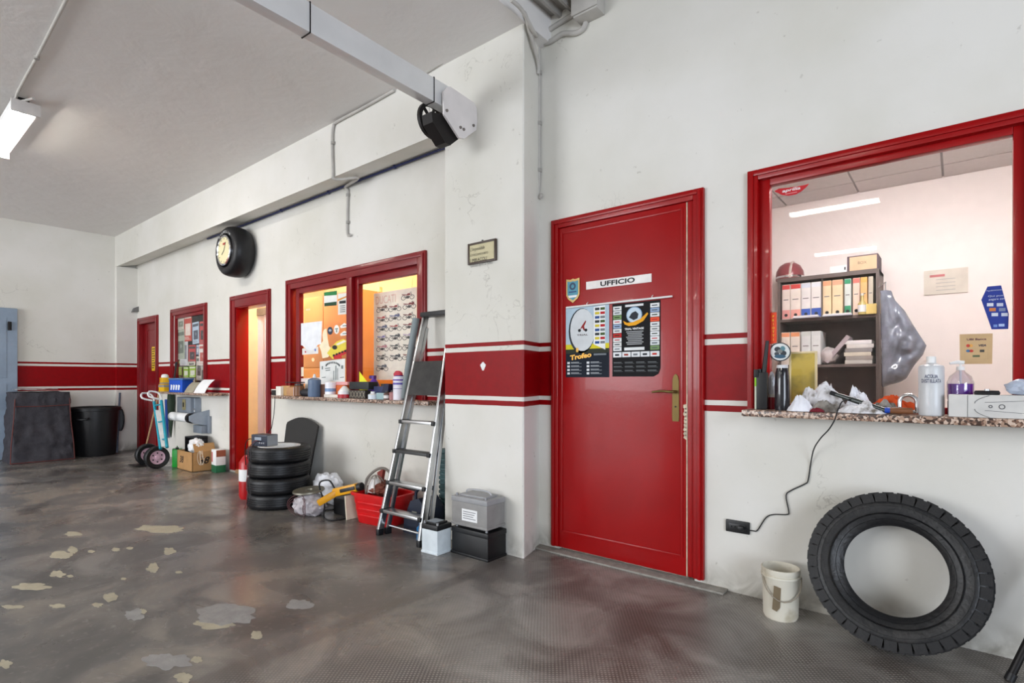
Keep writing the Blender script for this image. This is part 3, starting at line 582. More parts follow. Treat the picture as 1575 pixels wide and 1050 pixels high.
mb = MB(); mb.box(-.11,.11,-.08,.08,.0,.012); mb.box(-.11,-.10,-.08,.08,0,.39); mb.box(.10,.11,-.08,.05,0,.36); mb.box(-.11,.11,.07,.08,0,.39); mb.box(-.11,.11,-.08,.08,.38,.395); build('shell', mb, BLACK, t, True)
solo('crumpled_paper', MB().blob((-7.31,2.76,.30), .10, .08, .09, .4, 2.5, 3), PAPER, 'crumpled white paper stuffed into the cardboard box beside the black crate', 'paper')
t = thing('white_carton', 'white carton with green foot band between cardboard box and open doorway', 'carton', (-6.96, 2.88, 0), -.1)
build('body', MB().box(-.085,.085,-.055,.055,.085,.27,bev=.003), PAPER, t, True); build('green_band', MB().box(-.0855,.0855,-.0555,.0555,0,.088,bev=.003), smat((24,96,62), .5), t, True); build('red_print', MB().box(-.07,-.035,-.0562,-.055,.12,.24), smat((190,70,60), .5), t, True)
build('brown_side', MB().box(.02,.0858,-.05,.0562,.19,.268), smat((150,86,62), .6), t, True)
solo('wire_coil', MB().tube([(-7.10+.05*math.cos(k*.42)+.004*k/10, 2.73+.02*math.sin(k*.3), .17+.085*math.sin(k*.42)) for k in range(46)], .0035, 5), smat((206,190,170), .5), 'loose coil of pale wire hanging on the cardboard box corner', 'wire')
# ---------------------------------------------------------------- magazines in small window
mags = [(273,487,283,506,(206,198,186),(120,128,110),'grey-green'),(283,482,295,524,(196,62,44),(232,214,200),'red with pale lettering'),(296,496,306,528,(186,204,220),(70,80,96),'pale blue'),(307,495,317,529,(204,70,70),(52,48,52),'red and black'),(272,508,284,552,(170,178,160),(100,112,100),'sage green'),(277,512,289,562,(206,204,206),(130,132,140),'silver'),(290,531,301,558,(190,58,60),(44,44,48),'red-topped dark'),(302,530,306,545,(120,140,170),(206,206,206),'narrow blue'),(306,530,316,562,(226,220,212),(190,90,80),'cream'),(272,553,281,583,(80,70,60),(150,170,90),'brown and green'),(282,564,290,580,(150,190,60),(226,226,214),'lime, left of a pair'),(291,563,301,580,(160,196,70),(226,226,214),'lime, right of a pair'),(289,556,300,562,(226,222,206),(90,90,80),'small cream strip'),(302,548,310,585,(204,196,184),(84,80,76),'beige'),(309,556,317,590,(196,196,186),(110,116,110),'curling grey'),(281,466+12,295,486,(226,222,212),(70,70,70),'white calendar header'),(271,580,282,592,(216,206,196),(120,60,50),'pale low'),(283,581,300,592,(222,220,216),(60,62,66),'white low')]
for i, (x0, y0, x1, y1, c1, c2, nm) in enumerate(mags):
    Y = D+.036+.0035*(i % 4)+.0008*i; a, b = PY(x0, y0, Y), PY(x1, y1, Y); h_ = a.z-b.z; wd = b.x-a.x
    rz = R.uniform(-.04, .04); o = (a+b)/2; r = (math.cos(rz), 0, math.sin(rz)); u = (-math.sin(rz), 0, math.cos(rz))
    t = thing('magazine_cover', nm+' magazine cover taped up in the small red-framed window', 'magazine', (o.x, Y, b.z), 0, 'magazine covers in the small window')
    build('sheet', sheet(MB(), o, r, u, -wd/2, wd/2, -h_/2, h_/2), smat(c1, .6), t)
    mb = MB(); sheet(mb, o, r, u, -wd*.32, wd*.36, -h_*.30, h_*.12, .0009)
    sheet(mb, o, r, u, -wd*.42, wd*.42, h_*.3, h_*.42, .0009); build('print', mb, smat(c2, .6), t)
    mb = MB(); 
    for j in range(3): sheet(mb, o, r, u, -wd*.42, wd*(.1+.1*j), -h_*(.36+.04*j), -h_*(.345+.04*j), .0009)
    mb.blob(o+Vector((wd*.05, -.0012, -h_*.06)), wd*.2, .0006, h_*.12, .4, 2, i, 2); build('print', mb, smat(tuple((2*a_+b_)//3 for a_, b_ in zip(c2, (240,240,240))), .6), t)
# ---------------------------------------------------------------- inside doorway 2
CRM = mat('cream_wood', (236,204,150), .5, var=.06, scale=8); LAV = mat('white_folding_door', (236,226,236), .45, var=.02)
Yd = 3.52; t = sempty('door_5', (PY(395,500,Yd).x, Yd, .04))
xa, xb = PY(377,500,Yd).x, PY(389,500,Yd).x; mb = MB().box(xa-.25, xa+.12, Yd, Yd+.10, .04, 2.2); build('door_jamb', mb, CRM, t); build('door_jamb', MB().box(xa+.12, xb, Yd-.02, Yd+.06, .04, 2.12, bev=.004), CRM, t)
build('head_rail', MB().box(xb, xb+1.0, Yd-.01, Yd+.05, PY(400,485,Yd).z, PY(400,474,Yd).z, bev=.004), smat((140,132,126), .5), t)
build('door_head', MB().box(xa-.25, xb+1.0, Yd+.0, Yd+.1, PY(400,474,Yd).z, 2.3), CRM, t)
for k in range(9):
    x0 = xb+.01+k*.105; zz = PY(400,484,Yd).z; s_ = 1 if k % 2 else -1
    mb = MB(); mb.add([(x0, Yd+.02-s_*.02, .045), (x0+.105, Yd+.02+s_*.02, .045), (x0+.105, Yd+.02+s_*.02, zz), (x0, Yd+.02-s_*.02, zz), (x0, Yd+.028-s_*.02, .045), (x0+.105, Yd+.028+s_*.02, .045), (x0+.105, Yd+.028+s_*.02, zz), (x0, Yd+.028-s_*.02, zz)], [(0,1,2,3),(4,5,6,7),(0,1,5,4),(3,2,6,7),(0,3,7,4),(1,2,6,5)])
    build('fold_panel', mb, LAV, t)
build('door_handle', MB().box(xb+.03, xb+.075, Yd-.04, Yd-.015, 1.12, 1.36, bev=.01), smat((160,96,84), .5), t)
# ---------------------------------------------------------------- overhead: rail beam, winch, conduits
P1 = PX(667.6,156,-2.54); zb = P1.z; P2 = PF(388,0,zb); dr = (P2-P1).normalized(); zt = PX(669.5,120,-2.54).z
lft = Vector((0,0,1)).cross(dr)*1; lft = lft if lft.x < 0 else -lft; wdt = (PY(656,162,P1.y)-PY(668,156,P1.y)).length
ctr = P1+lft*wdt/2+Vector((0,0,(zt-zb)/2)); A = ctr-dr*.14; B = ctr+dr*3.6
t = thing('steel_rail', 'long galvanised box-section rail running from the pillar below the plaster ceiling', 'rail', A)
build('rail_section', MB().bar(A, B, wdt, zt-zb, bev=.006), mat('dull_zinc_paint', (222,222,222), .4, .25, var=.05, scale=5), t)
for s_ in (0.0, .86): c_ = ctr+dr*s_; build('joint_band', MB().bar(c_-dr*.003, c_+dr*.003, wdt+.006, zt-zb+.006), DARKM, t)
pp = [PX(x, y, -2.52) for x, y in ((680,142),(684,136),(690,134),(727,159),(731,168),(732,188),(730,201),(712,214),(704,213),(681,177))]
pm = MB(); pm.prism([(v.y, v.z) for v in pp], 0, .014, Matrix(((0,0,1,-2.52),(1,0,0,0),(0,1,0,0),(0,0,0,1)))); pl = build('end_plate', pm, mat('white_painted_steel', (222,216,214), .5, var=.05, scale=9, bump=.1), t)
for x, y in ((687,170),(708,196),(728,193),(713,199)): c_ = PX(x, y, -2.506); build('bolt', MB().lathe([(0,.008),(.009,.008),(.011,.0),(0,0)], 6, Matrix.Translation(c_) @ Matrix.Rotation(math.pi/2,4,'Y')), smat((120,112,106), .5), pl)
pp = [PX(x, y, -2.545) for x, y in ((662,172),(681,178),(704,214),(691,224),(683,220),(664,188))]
pm = MB(); pm.prism([(v.y, v.z) for v in pp], -.09, 0, Matrix(((0,0,1,-2.535),(1,0,0,0),(0,1,0,0),(0,0,0,1)))); build('motor_channel', pm, mat('blackened_steel', (26,22,22), .5, .3), t)
c_ = PX(664, 186, -2.66); rv = .115
wh = build('chain_wheel', MB().lathe([(rv-.025,-.012),(rv,-.012),(rv,.012),(rv-.025,.012)], 28, Matrix.Translation(c_) @ Matrix.Rotation(math.pi/2,4,'Y'), close=True), M['blackened_steel'], t)
for k in range(3):
    a = k*math.pi/3+.3; v = Vector((0, math.cos(a), math.sin(a)))*(rv-.02); build('spoke', MB().bar(c_-v, c_+v, .018, .01), M['blackened_steel'], wh)
build('pull_cord', MB().tube([PX(660,165,-2.60), PX(661,185,-2.60), PX(670,200,-2.60), PX(684,220,-2.60)], .004, 6, 4), smat((200,196,188), .6), t)
def pipe(label, pts, r, m=None, name='conduit', clips=()):
    pts = [Vector(p) for p in pts]; t = thing(name, label, 'conduit' if name == 'conduit' else 'cable', pts[-1])
    build('run', MB().tube(pts, r, 10, 5), m or GREYC, t)
    for c_ in clips: build('clip', MB().lathe([(0,-.012),(r+.006,-.012),(r+.006,.012),(0,.012)], 10, Matrix.Translation(c_)), m or smat((160,156,150), .6), t)
    return t
yb, yw = YP-.014, D-.014; XQ, XW = PY(512,245,yb).x, PY(535,300,yw).x
pipe('grey conduit looping down the concrete beam and ending on the wall above the doorways', [PY(606,139,yb), PY(560,165,yb), PY(519,187,yb), PY(513,194,yb), PY(511,215,yb), T(XQ,yb,2.91), T(XQ+.003,yb-.002,2.868), T(XQ+.03,2.74,2.866), T(XQ+.12,2.86,2.892), T(XW-.01,2.95,2.912), T(XW,yw,2.88), T(XW,yw,2.82), PY(535,300,yw), PY(534,345,yw), PY(535,361,yw), PY(539,361,yw-.01)], .012, clips=[PY(512,220,yb), PY(535,300,yw), PY(535,342,yw)])
pipe('navy cable stretched under the concrete beam along the wall top', [T(PY(322,371,D).x, D-.024, 2.924), T(-5.5, D-.024, 2.922), T(-4.2, D-.024, 2.925), T(XP0-.01, D-.024, 2.922)], .010, smat((38,46,92), .5), 'cable', clips=[T(x, D-.024, 2.923) for x in (-5.6, -4.7, -3.7)])
pipe('grey conduit along the ceiling edge over the pillar head', [PY(640,120,yb), PY(700,84,yb), PY(760,48,yb), PY(800,24,yb), PY(808,23,yb-.01), T(-2.10,2.76,ZC-.06), T(-2.15,2.90,3.22), T(-2.17,D-.05,3.16)], .013)
q = PY(829, 100, yw)
pipe('grey conduit running down the corner between pillar and wall beside the office door', [PF(786,0,3.335), PF(803,16,3.335), T(-2.09,2.80,3.32), PY(824,42,yw), PY(828,62,yw), PY(829,110,yw), PY(829,200,yw), PY(829,270,yw), PY(828,298,yw), PY(831,303,yw-.01), PY(833,298,yw-.02)], .012, clips=[PY(829,y,yw) for y in (112,190,262)])
pipe('grey conduit from the corner up into the junction box', [PY(833,62,yw), PY(836,54,yw), PY(846,45,yw), PY(868,31,yw), PY(884,21,yw)], .016)
pipe('grey flexible conduit sagging from the corner to the junction box foot', [PY(832,64,yw), PY(840,66,yw), PY(850,62,yw), PY(866,52,yw), PY(885,51,yw), PY(897,44,yw), PY(901,32,yw), PY(901,22,yw)], .017)
a, b = PY(881,26,D-.10), PY(918,22,D-.10); t = thing('junction_box', 'grey junction box at the top of the wall where the conduits meet', 'box', ((a.x+b.x)/2, D, a.z))
build('body', MB().box(a.x, b.x, D-.10, D-.001, a.z-.01, a.z+.20, bev=.006), GREYC, t); build('lid', MB().box(a.x-.006, b.x+.006, D-.112, D-.10, a.z, a.z+.206, bev=.004), GREYC, t)
p1, p2 = PF(112,-20,ZC-.015), PF(24,152,ZC-.015); pipe('thin grey conduit on the plaster ceiling feeding the tube lamp', [p1, p1.lerp(p2,.5), p2, T(-5.55,.93,3.30)], .010, clips=[p1.lerp(p2,.55)])
solo('lamp_bracket', MB().box(-5.82,-5.76,.86,.94,3.288,ZC), DARKM, 'dark bracket joining the tube lamp to the plaster ceiling', 'bracket')
# ---------------------------------------------------------------- tyre clock
cc = PY(379, 391, D); Rt = .285
t = thing('tyre_clock', 'wall clock set in a smooth black racing tyre above the open doorway', 'clock', (cc.x, D, cc.z))
m_ = Matrix.Translation((cc.x, D-.002, cc.z)) @ Matrix.Rotation(math.pi/2, 4, 'X')
build('tyre', MB().lathe([(.17,.0),(.23,.0),(.262,.02),(.280,.06),(.286,.11),(.284,.17),(.272,.215),(.25,.238),(.215,.246),(.192,.240),(.18,.20)], 44, m_, close=True), RUB, t)
fc = build('clock_face', MB().lathe([(0,.249),(.15,.249),(.15,.20),(0,.20)], 40, m_), mat('cream_dial', (232,222,178), .4, var=.03), t); build('bezel', MB().lathe([(.150,.21),(.150,.256),(.158,.262),(.172,.256),(.176,.21)], 40, m_, close=True), CHROME, t)
o_ = Vector((cc.x, D-.2515, cc.z))
for k in range(12):
    a = k*math.pi/6; v = Vector((math.sin(a), 0, math.cos(a))); build('hour_mark', MB().bar(o_+v*.125, o_+v*.143, .005, .002, up=YN), INK, fc)
for a, l in ((-2.2,.07),(.45,.10)): v = Vector((math.sin(a),0,math.cos(a))); build('clock_hand', MB().bar(o_+T(0,-.002,0), o_+T(0,-.002,0)+v*l, .008, .002, up=YN), INK, fc)
build('dial_badge', MB().prism([(-.03,-.012),(.03,-.012),(.034,.012),(-.034,.012)], 0, .001, frame_m(o_+T(0,0,.075), XR, ZU)), smat((170,60,50), .5), fc)
for k, ch in enumerate('MICHELIN'):
    a = math.radians(-38+k*76/7); v = Vector((math.sin(a), 0, math.cos(a))); rr_ = Vector((math.cos(a), 0, -math.sin(a)))
    text(ch, Vector((cc.x, D-.2475, cc.z))+v*.213, .026, PAPER, t, r=rr_, u=v, bold=.01)
# ---------------------------------------------------------------- plaque on pillar
YQ = YP-.012; xl, xr = PY(720,392,YQ).x, PY(763,392,YQ).x; zl, zh = PY(741,404,YQ).z, PY(741,371,YQ).z
t = thing('framed_plaque', 'small framed motto plaque with dark wood frame on the pillar', 'plaque', ((xl+xr)/2, YP, zl))
build('frame', ring(MB(), xl, xr, zl, zh, .014, YQ-.006, YP-.001, True, .003), smat((62,46,36), .4), t); cd = build('card', MB().box(xl+.012, xr-.012, YQ, YP-.001, zl+.012, zh-.012), smat((196,186,150), .6), t)
xm = xl+.022
for j, (tx, hh, sh) in enumerate((("L'impossibile", .030, .3), ('LO FACCIAMO SUBITO', .014, 0), ('I MIRACOLI', .024, .1), ("CI VUOLE UN PO' DI TEMPO", .014, 0))):
    text(tx, (xm, YQ-.0005, zh-.045-.036*j), hh, INK, t, width=(.13,.16,.15,.20)[j], align='LEFT', shear=sh)
build('nail', MB().tube([((xl+xr)/2, YQ, zh+.006), ((xl+xr)/2, YP, zh+.01)], .003, 6), DARKM, t)
# ---------------------------------------------------------------- window 2: decals, cupboard, poster
YG = D+.022
def decal(name, label, pts, Y, c, cat='sticker', t_=.0008, group=None):
    ps = [PY(x, y, Y) for x, y in pts]; o = sum(ps, Vector())/len(ps); t = thing(name, label, cat, (o.x, Y, min(p.z for p in ps)), 0, group)
    build('sheet', MB().prism([(p.x-o.x, p.z-o.z) for p in ps], 0, t_, frame_m(o, XR, ZU)), smat(c, .6), t); return t, o
def patch(t, nm, pts, Y, c, off=.0012): 
    ps = [PY(x, y, Y) for x, y in pts]; o = sum(ps, Vector())/len(ps)
    return build(nm, MB().prism([(p.x-o.x, p.z-o.z) for p in ps], 0, .0004, frame_m(o-T(0,off,0), XR, ZU)), smat(c, .6), t)
def quad(x0, x1, ya, yb_, k=-.13): return [(x0, ya), (x1, ya+k*(x1-x0)), (x1, yb_+k*(x1-x0)*.6), (x0, yb_)]
def ell(cx, cy, rx, ry, n=16): return [(cx+rx*math.cos(2*math.pi*k/n), cy+ry*math.sin(2*math.pi*k/n)) for k in range(n)]
t, o = decal('window_sticker', 'green and white banded card stuck on the left bay of the two-bay window', quad(498.5,518.5,449.5,471), YG, (236,236,232)); patch(t,'green_band',quad(498.5,518.5,449.5,455),YG,(28,128,66)); patch(t,'dark_band',quad(499,518,466,471),YG,(20,66,40))
t, o = decal('window_sticker', 'narrow white flyer with black lettering in the upper corner of the left bay', quad(520,533.5,452,484), YG, (228,226,220)); patch(t,'orange_bar',[(520,460),(533,455),(533,457),(520,463)],YG,(214,140,40)); patch(t,'black_title',quad(522,532,463,467),YG,(24,24,26))
for j in range(4): patch(t,'print_line',quad(523,531,470+3*j,471.2+3*j),YG,(120,118,116))
t, o = decal('paper_sheet', 'blank white sheet with scalloped foot hung in the left bay', [(461,497.5),(495.5,493.5),(494,529),(489,530),(486,534),(480,538.5),(474,538),(468,534),(465,531),(460,530.5)], YG-.001, (236,238,242), 'sheet')
t, o = decal('window_sticker', 'small white card with red and blue spots below the blank sheet', quad(465,489.5,536,545.5), YG+.0004, (226,224,222)); patch(t,'red_spot',ell(470,541,1.2,1.4,10),YG,(190,50,60)); patch(t,'blue_spot',ell(485,538,1.4,2,10),YG,(110,130,190))
decal('window_sticker', 'tiny pale label stuck on the upper left of the left bay', quad(470.5,477,475,477.8), YG, (246,226,178)); decal('window_sticker', 'tiny cream round sticker low on the left bay', ell(481.5,553,2.2,3), YG, (246,226,178))
t, o = decal('window_sticker', 'dark blue oval sticker on the left bay', ell(507.8,508.5,4.2,6), YG, (36,50,74)); patch(t,'print',ell(507.8,508,2.2,2,10),YG,(170,180,190))
t, o = decal('window_sticker', 'white oval sticker next to the dark oval one', ell(517.8,506.5,4,7), YG, (238,238,234)); patch(t,'print',quad(515.5,520,505,506.5),YG,(90,120,110)); patch(t,'print',quad(517,518.6,507,511),YG,(90,120,110))
for y, w_ in ((500.5,'upper'),(512.5,'lower')): t, o = decal('window_sticker', w_+' of two white arrow-shaped stickers by the mullion', [(523,y+1),(529.5,y-4),(535,y-1.5),(535,y+2.5),(524,y+4)], YG, (238,238,234)); patch(t,'print',quad(527,533,y,y+1.2),YG,(110,130,130))
t, o = decal('window_sticker', 'pale torn cream sticker sheet in the left bay centre', [(498,507),(502,505),(504,520),(506,532),(510,536),(505,549),(496,551),(494,540),(491,532),(497,524),(496,515)], YG+.0002, (244,230,196))
t, o = decal('window_sticker', 'yellow, black and red racing sticker slanting across the left bay', [(503,543),(511,532),(518,525),(528,521),(535,524),(535,538),(527,545),(526,550),(512,552)], YG-.0005, (226,206,70)); patch(t,'red_word',[(512,547),(535,536),(535,542),(526,547),(526,551),(514,552)],YG-.0005,(196,34,40)); patch(t,'black_patch',ell(515,534,4,3.5,10),YG-.0005,(36,34,34)); patch(t,'white_flash',[(517,529),(529,523),(533,525),(520,531)],YG-.0005,(236,232,216))
for j in range(5): patch(t,'black_letter',quad(512+4.4*j,515+4.4*j,545-1.7*j,548-1.7*j),YG-.0012,(26,24,26))
t, o = decal('window_poster', 'white line-art poster with arched title at the foot of the left bay', quad(492,531,556,591,-.12), YG-.0007, (222,224,222), 'poster')
Yq = YG-.0007
for k in range(11):
    a = math.pi*(.12+.76*k/10); patch(t,'title_letter',quad(512-11*math.cos(a)-.8,512-11*math.cos(a)+.8,563-7*math.sin(a),566-7*math.sin(a)),Yq,(60,70,68))
for x, y, w_, h_ in ((500,566,8,1.2),(501,569,7,1.2),(516,562,1.6,22),(519,566,1,18),(513,570,1.2,14),(525,562,3,5),(495,563,2,5),(495,580,6,1),(523,580,6,1)): patch(t,'print',quad(x,x+w_,y,y+h_),Yq,(110,120,118))
decal('note_stack', 'narrow strip of pale notes at the lower left edge of the left bay', quad(460.5,467,565,579), YG, (238,226,204), 'notes'); decal('note_sheet', 'pale printed slip along the foot of the left bay', quad(462,492,582,590,-.06), YG, (228,216,214), 'note')
OR = mat('orange_wood', (206,142,76), .5, var=.08, scale=5)
Yc = 3.62; a, b = PY(462,459,Yc), PY(553,590,Yc)
t = thing('wooden_cupboard', 'tall orange-brown wooden cupboard behind the left bay of the window', 'cupboard', ((a.x+b.x)/2, Yc+.25, .04)); ztc = PY(500,453,Yc).z
build('body', MB().box(a.x-.3, b.x, Yc+.02, Yc+.5, .04, ztc, bev=.004), OR, t); xm_ = PY(497,500,Yc).x; zm_ = PY(490,566,Yc).z
for x0, x1 in ((a.x-.3, xm_-.004), (xm_+.004, b.x)):
    build('door', MB().box(x0+.004, x1, Yc, Yc+.02, zm_+.006, ztc-.01, bev=.003), OR, t); build('drawer_front', MB().box(x0+.004, x1, Yc, Yc+.02, .1, zm_, bev=.003), OR, t)
d6 = sempty('door_6', (PY(562,500,4.5).x, 4.55, .04)); xa_, xb_ = PY(549,500,4.5).x, PY(576,500,4.5).x
build('door_leaf', MB().box(xa_-.5, xb_+.1, 4.51, 4.55, .04, 2.35, bev=.004), mat('cream_door', (250,226,166), .5), d6); hq = PY(559.5,526,4.5); build('door_handle', MB().tube([hq+T(.03,0,0), hq+T(.03,-.05,0), hq+T(-.09,-.055,-.01)], .011, 8), DARKM, d6)
# motorcycle poster
Yp_ = 3.22; TL, TR, BL_ = PY(575,453,Yp_), PY(641,440,Yp_), PY(577,584,Yp_); PW, PH = TR.x-TL.x, TL.z-BL_.z
t = thing('motorcycle_poster', 'tall white poster printed with rows of motorcycles behind the right bay', 'poster', (TL.x+PW/2, Yp_, BL_.z))
build('sheet', MB().box(TL.x, TR.x, Yp_, Yp_+.002, BL_.z, TL.z+.01), smat((232,226,214), .6), t)
for x_ in (.1,.9): build('hanging_cord', MB().tube([(TL.x+PW*x_, Yp_+.001, TL.z), (TL.x+PW*x_, Yp_+.001, 2.8)], .0015, 5), PAPER, t)
text('DUCATI', (TL.x+PW*.29, Yp_-.0005, TL.z-.062), .075, smat((214,176,160), .6), t, width=PW*.48)
def bike(c, s_, col, style):
    mb = MB(); m_ = frame_m(c, XR, ZU) @ Matrix.Diagonal((1.12,.72,1,1))
    def rg(x, y, r, w_):
        n = 14; vs = []; 
        for k in range(n): a = 2*math.pi*k/n; vs += [m_ @ Vector((x+r*math.cos(a), y+r*math.sin(a), 0)), m_ @ Vector((x+(r-w_)*math.cos(a), y+(r-w_)*math.sin(a), 0))]
        mb.add(vs, [(2*k, (2*k+2) % (2*n), (2*k+3) % (2*n), 2*k+1) for k in range(n)])
    rg(-.36*s_, -.14*s_, .21*s_, .05*s_); rg(.38*s_, -.14*s_, .21*s_, .05*s_)
    P_ = lambda pts: mb.add([m_ @ Vector((x*s_, y*s_, .0002)) for x, y in pts], [tuple(range(len(pts)))])
    P_([(-.14,-.22),(.12,-.24),(.18,-.02),(-.12,0)]); P_([(.38,-.14),(.26,.26),(.31,.27),(.42,-.14)]); P_([(-.36,-.14),(-.1,-.12),(-.1,-.07),(-.36,-.09)]); P_([(.16,.27),(.33,.33),(.33,.30),(.18,.24)])
    mb.mi = 1; P_([(-.14,.06),(.02,.02),(.26,.06),(.24,.2),(.04,.23),(-.06,.14)]); P_([(-.5,.12),(-.12,.05),(-.06,.12),(-.28,.17),(-.5,.2)])
    if style: P_([(.2,-.02),(.44,.02),(.42,.24),(.26,.28)])
    return mb
cols = [(130,40,44),(120,80,60),(140,44,50),(120,36,40),(170,60,60),(90,96,140),(110,50,44),(90,100,130),(160,60,60),(130,50,54),(120,120,180),(70,76,80),(170,150,180),(196,130,140),(60,66,66),(70,74,66),(80,74,70),(60,64,70),(130,60,50),(90,96,110),(80,84,90)]
slots = [(.80,.068)]+[(x, .068+.112*(r_+1)) for r_ in range(7) for x in (.2,.52,.84)][:21]
for k, (fx, fz) in enumerate(slots[:21]):
    if k == 20: continue
    build('motorcycle_print', bike(Vector((TL.x+PW*(fx+.015*math.sin(k*2)), Yp_-.0006, TL.z-PH*(fz+.004*math.cos(k*3)))), PW*.23, cols[k], k % 2), [smat((52,48,50), .7), smat(cols[k], .6)], t)
a, b = PY(621,612,2.87), PY(640,489,2.92); a.z = .972; solo('grey_tube', MB().tube([a, b], .028, 16), smat((132,142,144), .6), 'long grey-green roll leaning against the right side of the two-bay window', 'roll')
# ---------------------------------------------------------------- things on the left granite sill
Z2 = .9575
def S2(x0, x1, yt, Y, Z=Z2): a, b = PY(x0, yt, Y), PY(x1, yt, Y); return (a.x+b.x)/2, b.x-a.x, max(.01, (a.z+b.z)/2-Z)
def sbox(name, label, x0, x1, yt, Y, dp, c, cat='box', zl=0, extra=None, r=.5, rz=0):
    cx, wd, ht = S2(x0, x1, yt, Y, Z2+zl); return boxthing(name, label, cat, (cx, Y+dp/2, Z2+zl), (wd*.93, dp, ht), smat(c, r), rz, extra=extra)
def sbot(name, label, x0, x1, yt, Y, prof, cols, cat='bottle', Z=None, parts=('body','cap','label'), zl=0):
    Z = (Z2 if Z is None else Z)+zl; cx, wd, ht = S2(x0, x1, yt, Y, Z); t = thing(name, label, cat, (cx, Y, Z))
    for nm, pr, c in zip(parts, prof, cols): build(nm, MB().lathe([(r_*wd/2, z*ht) for r_, z in pr], 22), c if not isinstance(c, tuple) else smat(c, .4), t, True)
    return t
sbox('black_tray', 'low black tray at the end of the granite sill beside the doorway', 417,424,600,2.83,.10,(30,28,26),'tray')
sbox('white_box', 'small white carton beside the low black tray', 424,432,594,2.82,.07,(236,232,222))
sbox('brown_box', 'brown cardboard carton beside the small white one', 432,446,593,2.85,.07,(190,150,96))
sbox('kraft_box', 'square kraft carton with pale side in front of the brown one', 440,455,595,2.805,.04,(186,140,100), extra=lambda t, d: build('pale_side', MB().box(d[0]*.28, d[0]*.505, -d[1]*.502, d[1]*.4, .004, d[2]*.98), smat((196,188,206), .5), t, True))
sbox('flat_black_box', 'flat black box lying across the cartons', 437,462,587.5,2.86,.055,(26,26,28),'box',zl=.129)
sbot('brown_jar', 'brown jar between the cartons and the black pouch', 456,464,590,2.83,[[(0,0),(.9,0),(1,.05),(1,.8),(.8,.86),(0,.86)],[(0,1),(.85,1),(.85,.86),(0,.86)]],[(120,78,48),(60,50,44)],'jar')
cx, wd, ht = S2(461,480,598,2.84); solo('black_pouch', MB().blob((cx, 2.85, Z2+.035), wd*.5, .045, .04, .2, 2, 4, 3, flat=Z2), smat((28,28,36), .6), 'soft black pouch lying on the granite sill', 'pouch')
cx, wd, ht = S2(466,478,583,2.90); solo('white_cloth_cone', MB().prism([(-wd*.4,0),(wd*.75,0),(wd*.1,ht),(-wd*.2,ht*.95)], 0, .012, frame_m((cx, 2.915, Z2), XR, ZU)), smat((232,226,218), .7), 'white pointed card standing behind the black pouch', 'card')
sbot('grey_bottle', 'translucent blue-grey squeeze bottle with white nozzle on the granite sill', 478.5,489,575,2.83,[[(0,0),(.95,0),(1,.03),(1,.74),(.7,.80),(.3,.84),(0,.84)],[(0,1),(.12,1),(.3,.84),(0,.84)]],[(98,116,142),(220,222,224)])
sbox('brown_tin', 'dark brown box beside the blue-grey squeeze bottle', 491,503,591,2.86,.07,(92,60,44)); sbox('flat_tray', 'flat white tray at the front edge of the granite sill', 497,527,606.5,2.805,.05,(222,214,204),'tray')
sbot('white_can', 'plain white spray can with small blue label', 504,514,586,2.88,[[(0,0),(1,0),(1,.92),(.8,.97),(0,.97)],[(0,1),(.4,1),(.4,.97),(0,.97)],[(1.01,.35),(1.01,.55)]],[(236,234,240),(220,220,220),(120,150,190)],'can')
sbox('orange_box', 'orange carton under the pink carton on the granite sill', 514,530,592,2.90,.07,(214,104,44)); sbox('pink_box', 'flat pink and white carton on top of the orange one', 516,535,587,2.90,.06,(224,160,160),zl=.113)
sbot('red_white_tub', 'white tub with red foot and pointed lid on the granite sill', 524,536,593,2.84,[[(0,.3),(.95,.3),(.95,.55),(0,.55)],[(0,1),(.3,.95),(.8,.62),(.85,.55),(0,.55)],[(0,0),(1,0),(1,.3),(0,.3)]],[(236,232,232),(240,238,236),(176,32,44)],'tub',parts=('body','lid','foot'))
def cross(t, d):
    for k in range(5):
        x = -d[0]*.4+d[0]*.2*k
        for s_ in (-1, 1): build('cross_print', MB().bar((x-.012, -d[1]/2-.0006, d[2]*(.5-s_*.4)), (x+.012+.012, -d[1]/2-.0006, d[2]*(.5+s_*.4)), .004, .001, up=YN), smat((170,160,140), .6), t, True)
sbox('patterned_box', 'dark box printed with pale crosses at the front of the granite sill', 536,562,600,2.82,.09,(54,48,44),extra=cross)
sbox('black_case', 'black case lying on the box printed with crosses', 536,568,587,2.84,.10,(30,34,36),'case',zl=.078)
cx, wd, ht = S2(548,569,571,2.93); solo('yellow_card', MB().prism([(-wd*.5,0),(wd*.55,0),(wd*.52,ht*.3),(-wd*.5,ht)], 0, .003, frame_m((cx, 2.965, Z2), XR, ZU)), smat((238,234,40), .6), 'fluorescent yellow card with slanted top standing behind the black case', 'card')
t = sbot('purple_bottle', 'purple trigger bottle on the granite sill', 569,581,576,2.935,[[(0,0),(.9,0),(.95,.5),(.6,.72),(.35,.8),(0,.8)],[(0,.95),(.3,.95),(.35,.8),(0,.8)]],[(92,44,150),(80,36,140)]); build('trigger', MB().box(-.05,.02,-.015,.015,.17,.20,bev=.006), smat((60,24,110), .4), t, True)
sbox('blue_box', 'navy blue carton in the middle of the granite sill', 574,590,594,2.86,.08,(24,34,84)); cx, wd, ht = S2(583,597,590,2.86); solo('slanted_carton', MB().prism([(-wd*.5,0),(wd*.3,0),(wd*.5,ht),(0,ht)], 0, .05, frame_m((cx+.02, 2.90, Z2), XR, ZU)), smat((20,26,60), .5), 'dark navy slanted carton standing beside the navy carton', 'carton')
